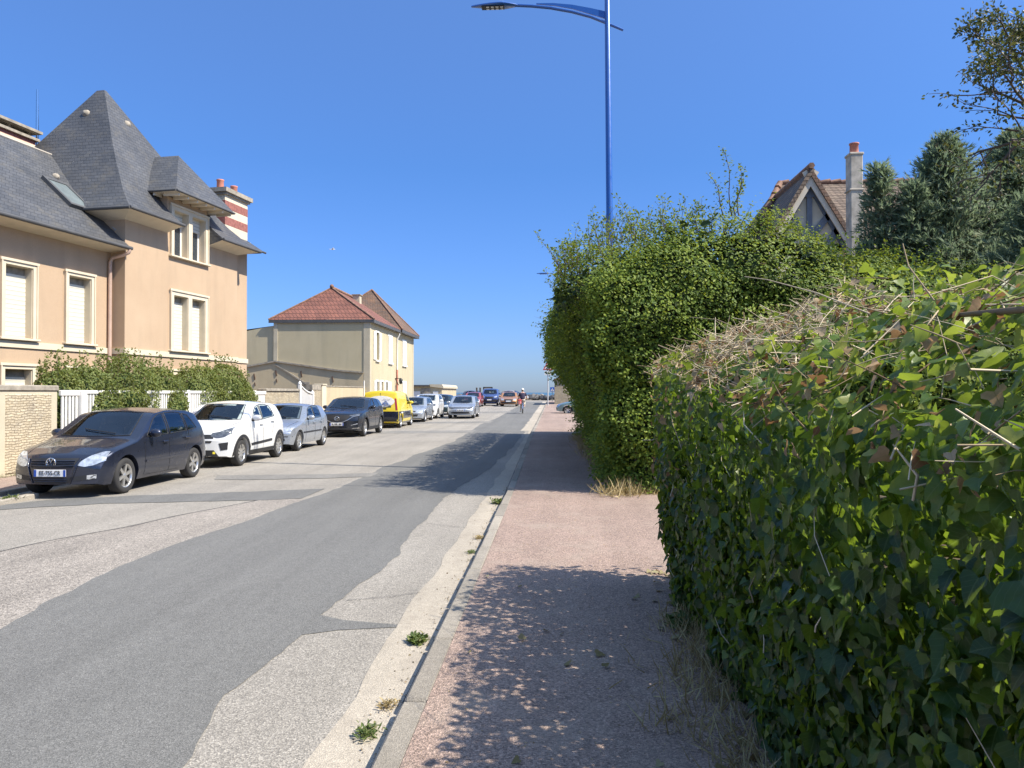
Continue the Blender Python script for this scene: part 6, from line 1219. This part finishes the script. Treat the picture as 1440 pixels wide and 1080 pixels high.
# ---------------------------------------------------------------- street furniture, people, sea wall
def lamp(label, x, y, lean=0.):
    z0 = zg(y)+.1; t = thing('street_lamp', label, 'street lamp', (x, y, z0), 0, 'blue street lamps'); B = M['bluelamp']
    p = MB(); p.lathe([(.18, 0), (.18, .03), (.105, .04), (.10, 1.2), (.09, 1.24), (.084, 5.3), (.072, 5.36), (.056, 10.6), (.03, 10.65), (0, 10.66)], (0, 0, 0), 'z', 16)
    for i, v in enumerate(p.v): p.v[i] = (v[0]-lean*v[2]/10, v[1], v[2])
    p.build('pole', B, t)
    a = MB(); xo = -lean*.93
    arc = [(.33, 9.22), (.0, 9.37), (-.35, 9.52), (-.75, 9.64), (-1.2, 9.735), (-1.6, 9.785), (-1.95, 9.81)]
    a.tube([(xo+q, 0, z) for q, z in arc], [.028, .032, .034, .034, .036, .036, .036], 10); a.build('arm', B, t)
    b = MB(); up = [(-.03, 9.62), (-.35, 9.70), (-.75, 9.785), (-1.15, 9.83), (-1.5, 9.835)]; lo = [(-.03, 9.46), (-.35, 9.57), (-.75, 9.70), (-1.15, 9.78), (-1.5, 9.82)]
    for (u0, u1, l0, l1) in zip(up, up[1:], lo, lo[1:]): b.prism([(xo+l0[0], -.012, l0[1]), (xo+l1[0], -.012, l1[1]), (xo+u1[0], -.012, u1[1]), (xo+u0[0], -.012, u0[1])], (0, .024, 0))
    b.build('arm_blade', B, t)
    hd = MB(); nn = 20; secs = []
    for i in range(12):
        f = i/11; w = .155*math.sin(min(1, f*1.25+.04)*math.pi*.5)*(1-.85*max(0, (f-.62)/.38)**1.5)+.006; tk = .075*math.sin(math.pi*min(1, .12+f*.8))**.8; secs.append((xo-2.88+1.0*f, w, tk))
    vs = []
    for (x_, w, tk) in secs:
        for j in range(nn): q = 2*math.pi*j/nn; s = math.sin(q); vs.append((x_, w*math.cos(q), 9.80+(tk*s if s > 0 else .35*tk*s)))
    hd.add(vs, [(i*nn+j, i*nn+(j+1) % nn, (i+1)*nn+(j+1) % nn, (i+1)*nn+j) for i in range(11) for j in range(nn)], 0, True); hd.add(vs[:nn], [tuple(range(nn))]); hd.add(vs[-nn:], [tuple(range(nn))])
    ho = hd.build('lamp_head', B, t); l = MB(); l.bbox(xo-2.66, xo-2.18, -.085, .085, 9.762, 9.778, .004, 0)
    for k in range(4):
        for m in (-1, 1): l.box(xo-2.56+k*.1, xo-2.50+k*.1, m*.045-.025, m*.045+.025, 9.757, 9.763, 1)
    l.build('lamp_lens', [M['black'], M['alloy']], ho); c = MB(); c.bbox(xo-2.30, xo-2.2, -.03, .03, 9.872, 9.91, .01); c.build('sensor', M['chrome'], ho)
lamp('tall blue street lamp with curved arm rising out of the tall hedge', 1.2, 16.2, .09)
lamp('far blue street lamp with only its lamp head showing left of the tall hedge', 1.62, 54., 0.)

def signs():
    t = thing('warning_sign', 'triangular red bordered warning sign on a grey pole at the pavement edge', 'road sign', (-.66, 75, zg(75)+.1)); p = MB(); p.tube([(0, 0, 0), (0, 0, 4.3)], .055, 8); p.build('pole', plain('grey_pole', (.50, .50, .48), .5, .1), t)
    def tri(s, y, mat, nm, par, th): m = MB(); c = 3.72; h_ = s*.866; pts = [(-s/2, y, c-h_/3), (s/2, y, c-h_/3), (0, y, c+h_*2/3)]; m.prism(pts, (0, th, 0)); return m.build(nm, mat, par)
    pl = tri(1.0, -.09, plain('sign_red', (.50, .03, .025), .5), 'sign_plate', t, .02); tri(.66, -.096, M['white'], 'sign_face', pl, .006); m = MB(); m.tube([(-.17+.034*i, -.10, 3.60+.075*math.sin(i/10*math.pi)) for i in range(11)], .028, 5); m.box(-.2, .2, -.105, -.097, 3.55, 3.585); m.build('sign_symbol', M['black'], pl)
    m = MB(); m.bbox(-.32, .32, -.09, -.07, 2.95, 3.32, .004); pl = m.build('sub_plate', M['white'], t); m = MB(); m.tube([(-.2+.04*i, -.095, 3.12+.06*math.sin(i/10*math.pi*2)) for i in range(11)], .022, 4); m.build('plate_marks', M['black'], pl)
    t = thing('crossing_sign', 'square blue pedestrian crossing sign beside the stone outbuilding', 'road sign', (-.28, 92, zg(92)+.1)); p = MB(); p.tube([(0, 0, 0), (0, 0, 1.75)], .03, 6); p.build('pole', M['zinc'], t); m = MB(); m.bbox(-.26, .26, -.06, -.04, 1.2, 1.72, .005); s = m.build('sign_plate', plain('sign_blue_face', (.012, .09, .42), .5), t)
    m = MB(); m.prism([(-.2, -.066, 1.26), (.2, -.066, 1.26), (0, -.066, 1.66)], (0, .006, 0)); w = m.build('white_triangle', M['white'], s); m = MB(); m.tube([(.0, -.07, 1.52), (.0, -.07, 1.40), (-.05, -.07, 1.29)], .016, 4); m.tube([(.0, -.07, 1.40), (.05, -.07, 1.29)], .016, 4); m.ellipsoid((0, -.07, 1.56), (.025, .01, .025), 6, 4); m.build('walking_figure', M['black'], w)
    t = thing('info_board', 'dark framed information board with pale poster by the sea', 'notice board', (-8.7, 100, zg(100))); m = MB(); m.bbox(-.62, -.48, -.07, .07, 0, 1.85, .01); m.bbox(.48, .62, -.07, .07, 0, 1.85, .01); m.bbox(-.48, .48, -.07, .07, 1.73, 1.85, .01); m.box(-.48, .48, -.05, .05, .35, .45); m.build('frame', M['black'], t); m = MB(); m.box(-.48, .48, -.03, .03, .45, 1.73); b = m.build('poster', M['cream'], t); m = MB(); m.box(-.4, .1, -.034, -.031, .6, 1.0); m.box(.0, .4, -.0345, -.031, .7, .95); m.build('poster_picture', plain('poster_green', (.30, .33, .16), .7, .4, 6.), b)
    for x, lab in ((-10.2, 'left dark timber post beside the information board'), (-9.75, 'right dark timber post beside the information board')): t = thing('timber_post', lab, 'post', (x, 100.5, zg(100)), 0, 'timber posts by the sea'); m = MB(); m.bbox(-.1, .1, -.1, .1, 0, 1.65, .02); m.lathe([(.12, 1.65), (.13, 1.72), (.06, 1.78), (0, 1.78)], (0, 0, 0), 'z', 8); m.build('shaft', M['bark'], t)
signs()

def skinned(name, nodes, edges, mat, parent, sub=1):
    """continuous body: joints with radii grown by a Skin modifier"""
    me = bpy.data.meshes.new(name); me.from_pydata([n[0] for n in nodes], edges, []); ob = bpy.data.objects.new(name, me); COL.objects.link(ob)
    ob.modifiers.new('Skin', 'SKIN'); sv = me.skin_vertices[0].data if me.skin_vertices else None
    if sv is None:
        bm = bmesh.new(); bm.from_mesh(me); bm.verts.layers.skin.verify(); bm.to_mesh(me); bm.free(); sv = me.skin_vertices[0].data
    for i, n in enumerate(nodes): sv[i].radius = n[1] if hasattr(n[1], '__len__') else (n[1], n[1])
    sv[0].use_root = True; s = ob.modifiers.new('Sub', 'SUBSURF'); s.levels = sub; s.render_levels = sub
    dg = bpy.context.evaluated_depsgraph_get(); m2 = bpy.data.meshes.new_from_object(ob.evaluated_get(dg)); bpy.data.objects.remove(ob)
    m2.materials.clear(); m2.materials.append(mat)
    for p in m2.polygons: p.use_smooth = True
    return link(name, m2, parent)

def cyclist():
    Y = 56.; z = zg(Y); bk = thing('bicycle', 'upright bicycle ridden away down the right lane', 'bicycle', (-2.35, Y, z)); dk = M['black']
    for y in (-.02, 1.06):     # rear wheel nearest the camera
        w = MB(); w.tube([(0, y+.34*math.cos(a), .35+.34*math.sin(a)) for a in np.linspace(0, 2*math.pi, 25)], .022, 6); wo = w.build('wheel', M['rubber'], bk); s = MB()
        for a in np.linspace(0, math.pi, 8)[:-1]: s.tube([(0, y+.33*math.cos(a), .35+.33*math.sin(a)), (0, y-.33*math.cos(a), .35-.33*math.sin(a))], .004, 3)
        s.build('spokes', M['alloy'], wo)
    f = MB(); pr = [((0, .42, .30), (0, .28, .92)), ((0, .42, .30), (0, .88, .85)), ((0, .30, .82), (0, .86, .92)), ((0, -.02, .35), (0, .42, .30)), ((0, -.02, .35), (0, .30, .80)), ((0, .84, 1.0), (0, 1.06, .35))]
    for a, b in pr: f.tube([a, b], .02, 6)
    f.build('frame', M['bluelamp'], bk); hb = MB(); hb.tube([(-.28, .72, 1.06), (-.1, .84, 1.06), (.1, .84, 1.06), (.28, .72, 1.06)], .016, 6); hb.build('handlebar', M['chrome'], bk); sd = MB(); sd.ellipsoid((0, .26, .95), (.08, .14, .04), 10, 6); sd.build('saddle', dk, bk); pd = MB(); pd.box(-.2, -.1, .48, .58, .12, .15); pd.box(.1, .2, .26, .36, .44, .47); pd.build('pedal', dk, bk); r = MB(); r.bbox(-.07, .07, -.18, .22, .74, .76, .005); r.build('luggage_rack', dk, bk)
    p = thing('person', 'cyclist in dark top and pale trousers with light cap riding away', 'person', (-2.35, Y, z)); skin = plain('skin', (.50, .29, .20), .6)
    nodes = [((0, .25, 1.02), .13), ((0, .29, 1.16), .125), ((0, .36, 1.33), .15), ((0, .42, 1.46), .13), ((0, .45, 1.55), .055), ((0, .47, 1.63), .062), ((0, .48, 1.72), .092), ((0, .475, 1.80), .07),
             ((-.19, .43, 1.46), .06), ((-.27, .56, 1.24), .045), ((-.27, .70, 1.08), .032), ((.19, .43, 1.46), .06), ((.27, .56, 1.24), .045), ((.27, .70, 1.08), .032),
             ((-.10, .28, .98), .095), ((-.13, .60, .66), .068), ((-.14, .52, .22), .042), ((-.14, .62, .17), .035), ((.10, .28, .98), .095), ((.13, .62, .86), .068), ((.14, .34, .52), .045), ((.14, .44, .48), .035)]
    body = skinned('body', nodes, [(0, 1), (1, 2), (2, 3), (3, 4), (4, 5), (5, 6), (6, 7), (3, 8), (8, 9), (9, 10), (3, 11), (11, 12), (12, 13), (0, 14), (14, 15), (15, 16), (16, 17), (0, 18), (18, 19), (19, 20), (20, 21)], skin, p)
    top_ = [((0, .25, .96), (.20, .17)), ((0, .29, 1.12), (.195, .165)), ((0, .36, 1.32), (.215, .18)), ((0, .42, 1.46), (.20, .17)), ((0, .44, 1.53), .09), ((-.20, .44, 1.45), .092), ((-.27, .55, 1.26), .07), ((.20, .44, 1.45), .092), ((.27, .55, 1.26), .07)]
    skinned('shirt', top_, [(0, 1), (1, 2), (2, 3), (3, 4), (3, 5), (5, 6), (3, 7), (7, 8)], plain('dark_shirt', (.025, .02, .045), .85), p)
    tr = [((0, .25, 1.0), (.19, .16)), ((-.10, .32, .93), .118), ((-.13, .60, .67), .085), ((-.14, .53, .30), .062), ((.10, .33, .95), .118), ((.13, .61, .85), .085), ((.14, .37, .60), .062), ((0, .24, 1.08), (.18, .15))]
    skinned('trousers', tr, [(0, 1), (1, 2), (2, 3), (0, 4), (4, 5), (5, 6), (0, 7)], plain('pale_trousers', (.52, .46, .36), .85), p)
    for x, y, zz in ((-.14, .57, .16), (.14, .38, .46)): s = MB(); s.ellipsoid((x, y, zz), (.045, .12, .04), 10, 6); s.build('shoe', M['white'], p)
    for s_ in (-1, 1):
        hn = MB(); hn.ellipsoid((s_*.27, .72, 1.075), (.04, .045, .03), 8, 6)
        for k in range(4): hn.tube([(s_*(.24+.022*k), .74, 1.09), (s_*(.24+.022*k), .765, 1.07), (s_*(.24+.022*k), .75, 1.04)], .009, 4)
        hn.tube([(s_*.235, .71, 1.08), (s_*.215, .74, 1.065)], .009, 4); hn.build('hand', skin, p)
        e = MB(); e.ellipsoid((s_*.088, .475, 1.71), (.015, .03, .038), 6, 5); e.build('ear', skin, p)
    c = MB(); c.lathe([(0, .155), (.06, .145), (.098, .09), (.105, .02), (.10, 0)], (0, .475, 1.70), 'z', 14); c.build('cap', M['white'], p); hr = MB(); hr.ellipsoid((0, .44, 1.69), (.088, .08, .085), 10, 6); hr.build('hair', M['twig_dark'], p)
    fc = MB(); fc.ellipsoid((0, .575, 1.70), (.014, .02, .025), 6, 5); fc.build('nose', skin, p)
    fc = MB(); [fc.ellipsoid((s_*.032, .558, 1.725), (.012, .01, .009), 6, 4) for s_ in (-1, 1)]; fc.build('eyes', dk, p); fc = MB(); fc.ellipsoid((0, .562, 1.66), (.025, .01, .007), 6, 4); fc.build('mouth', M['brickred'], p)
    b = thing('pannier_bag', 'pink bag hanging on the left of the bicycle rack', 'bag', (-2.35, Y, z)); m = MB(); m.bbox(-.30, -.08, -.10, .22, .66, 1.0, .05); m.build('bag_body', plain('pink_fabric', (.68, .22, .20), .8, .2), b); m = MB(); m.bbox(-.31, -.07, -.11, .23, .90, 1.02, .04); m.build('bag_flap', plain('red_fabric', (.55, .06, .06), .8, .2), b); m = MB(); m.tube([(-.09, .0, .98), (-.06, .0, .80), (-.06, .1, .80), (-.09, .1, .98)], .01, 5); m.build('hook', dk, b)
cyclist()

def sea_wall():
    w = thing('sea_wall', 'low pale concrete sea wall along the end of the street', 'wall', (0, 111, .55)); m = MB()
    for k in range(24): m.bbox(-60+k*5+.01, -55+k*5-.01, 0, .5, 0, .42, .02)
    m.build('wall', M['kerb'], w)
    r = random.Random(5); mats = [plain('rock_%s' % n, c, .95, .35, 3., bump=.5, bscale=9) for n, c in (('dark', (.065, .065, .07)), ('grey', (.13, .125, .12)), ('pale', (.24, .22, .19)))]
    prot = []
    for k in range(5):
        bm = bmesh.new(); bmesh.ops.create_icosphere(bm, subdivisions=2, radius=1)
        for v in bm.verts: q = v.co.copy(); v.co = q*(1+.32*noise.noise(q*1.3+Vector((k*9, 0, 0)))+.12*noise.noise(q*3+Vector((0, k*5, 0))))
        me = bpy.data.meshes.new('boulder'); bm.to_mesh(me); bm.free(); me.materials.append(mats[0]); prot.append(me)
    for i in range(72):
        x = -19+i*.31+r.uniform(-.12, .12); me = prot[i % 5]; key = r.choice([0, 0, 0, 1, 1, 2]); o = bpy.data.objects.new('boulder', me); COL.objects.link(o)
        o.material_slots[0].link = 'OBJECT'; o.material_slots[0].material = mats[key]
        s = r.uniform(.28, .55); o.scale = (s*.8, s*.9, s*1.15); o.rotation_euler = (r.uniform(0, 3), r.uniform(0, 3), r.uniform(0, 6)); o.location = (x, 108.6+r.uniform(-.6, .9), .62+r.uniform(.25, .62)); tag(o, 'rough boulder in the dark row of rocks closing the street at the sea', 'boulder', 'boulders by the sea wall')
sea_wall()

def bird():
    t = thing('gull', 'tiny pale gull gliding in the clear sky', 'bird', (-17.6, 60, 13.05), R(20)); t.scale = (.6, .6, .6); nodes = [((0, 0, 0), .075), ((.14, 0, .01), .07), ((.27, 0, .035), .04), ((.33, 0, .04), .042), ((.40, 0, .03), .012), ((-.16, 0, 0), .045), ((-.33, 0, .0), .02)]
    skinned('body', nodes, [(0, 1), (1, 2), (2, 3), (3, 4), (0, 5), (5, 6)], M['white'], t)
    for s in (-1, 1): m = MB(); m.prism([(.14, s*.04, .03), (.2, s*.33, .14), (.05, s*.68, .06), (-.02, s*.66, .06), (.04, s*.32, .13), (-.08, s*.04, .02)], (0, 0, .012)); m.build('wing', M['white'], t)
    m = MB(); m.prism([(-.28, -.03, 0), (-.28, .03, 0), (-.45, .08, 0), (-.45, -.08, 0)], (0, 0, .01)); m.build('tail', M['white'], t)
bird()

# ---------------------------------------------------------------- light, sky, camera
EL, AZ = R(49.5), R(14.5)      # sun to the right of the street, slightly behind the camera
sv = Vector((math.cos(AZ)*math.cos(EL), -math.sin(AZ)*math.cos(EL), math.sin(EL)))
sl = bpy.data.lights.new('Sun', 'SUN'); sl.energy = 4.8; sl.angle = R(.53); sl.color = (1., .93, .82)
so = bpy.data.objects.new('Sun', sl); COL.objects.link(so); so.rotation_euler = (-sv).to_track_quat('-Z', 'Y').to_euler(); so.location = (20, -5, 30)
w = bpy.data.worlds.new('World'); SC.world = w; w.use_nodes = True; nt = w.node_tree
for n in list(nt.nodes): nt.nodes.remove(n)
o = nt.nodes.new('ShaderNodeOutputWorld'); b = nt.nodes.new('ShaderNodeBackground'); sk = nt.nodes.new('ShaderNodeTexSky')
sk.sky_type = 'NISHITA'; sk.sun_disc = False; sk.sun_elevation = EL; sk.sun_rotation = math.atan2(sv.x, sv.y); sk.altitude = 0; sk.air_density = 1.; sk.dust_density = .35; sk.ozone_density = 3.
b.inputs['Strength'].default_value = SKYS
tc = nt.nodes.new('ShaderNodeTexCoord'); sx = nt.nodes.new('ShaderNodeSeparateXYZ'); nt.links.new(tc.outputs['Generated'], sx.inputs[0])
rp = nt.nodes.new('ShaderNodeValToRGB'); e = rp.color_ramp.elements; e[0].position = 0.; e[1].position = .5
SKYR = [(0., (.27, .355, .59)), (.05, (.285, .385, .65)), (.12, (.285, .42, .71)), (.28, (.30, .48, .745)), (.48, (.48, .635, .88)), (.72, (1.6, 1.48, 1.36)), (1., (1.85, 1.68, 1.48))]  # upper stops brighten and warm the unseen overhead sky to fill the shadows
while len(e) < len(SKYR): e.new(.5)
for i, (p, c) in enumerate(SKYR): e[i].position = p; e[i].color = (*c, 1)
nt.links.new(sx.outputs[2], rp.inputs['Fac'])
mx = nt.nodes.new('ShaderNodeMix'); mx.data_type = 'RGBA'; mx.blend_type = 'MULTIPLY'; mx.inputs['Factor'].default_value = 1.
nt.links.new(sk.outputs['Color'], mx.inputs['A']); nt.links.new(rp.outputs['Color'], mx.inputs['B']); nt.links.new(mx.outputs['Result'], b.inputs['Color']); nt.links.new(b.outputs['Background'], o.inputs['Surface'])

F = 1082.; yaw = math.atan(60/F); pit = math.atan(12/F)
cam = bpy.data.cameras.new('Camera'); co = bpy.data.objects.new('Camera', cam); COL.objects.link(co); co.location = (0, 0, 1.7)
co.rotation_euler = (math.pi/2+pit, 0, yaw); cam.sensor_fit = 'HORIZONTAL'; cam.sensor_width = 36.; cam.lens = 36*F/1440; cam.clip_start = .05; cam.clip_end = 60000
SC.camera = co
SC.view_settings.view_transform = 'Standard'; SC.view_settings.look = 'None'; SC.view_settings.exposure = EXPO; SC.view_settings.gamma = 1.; SC.view_settings.use_curve_mapping = False
SC.render.engine = 'CYCLES'; SC.cycles.use_denoising = True; SC.cycles.max_bounces = 8; SC.cycles.transparent_max_bounces = 8
SC.render.resolution_x, SC.render.resolution_y = 1024, 768
bpy.context.view_layer.update()
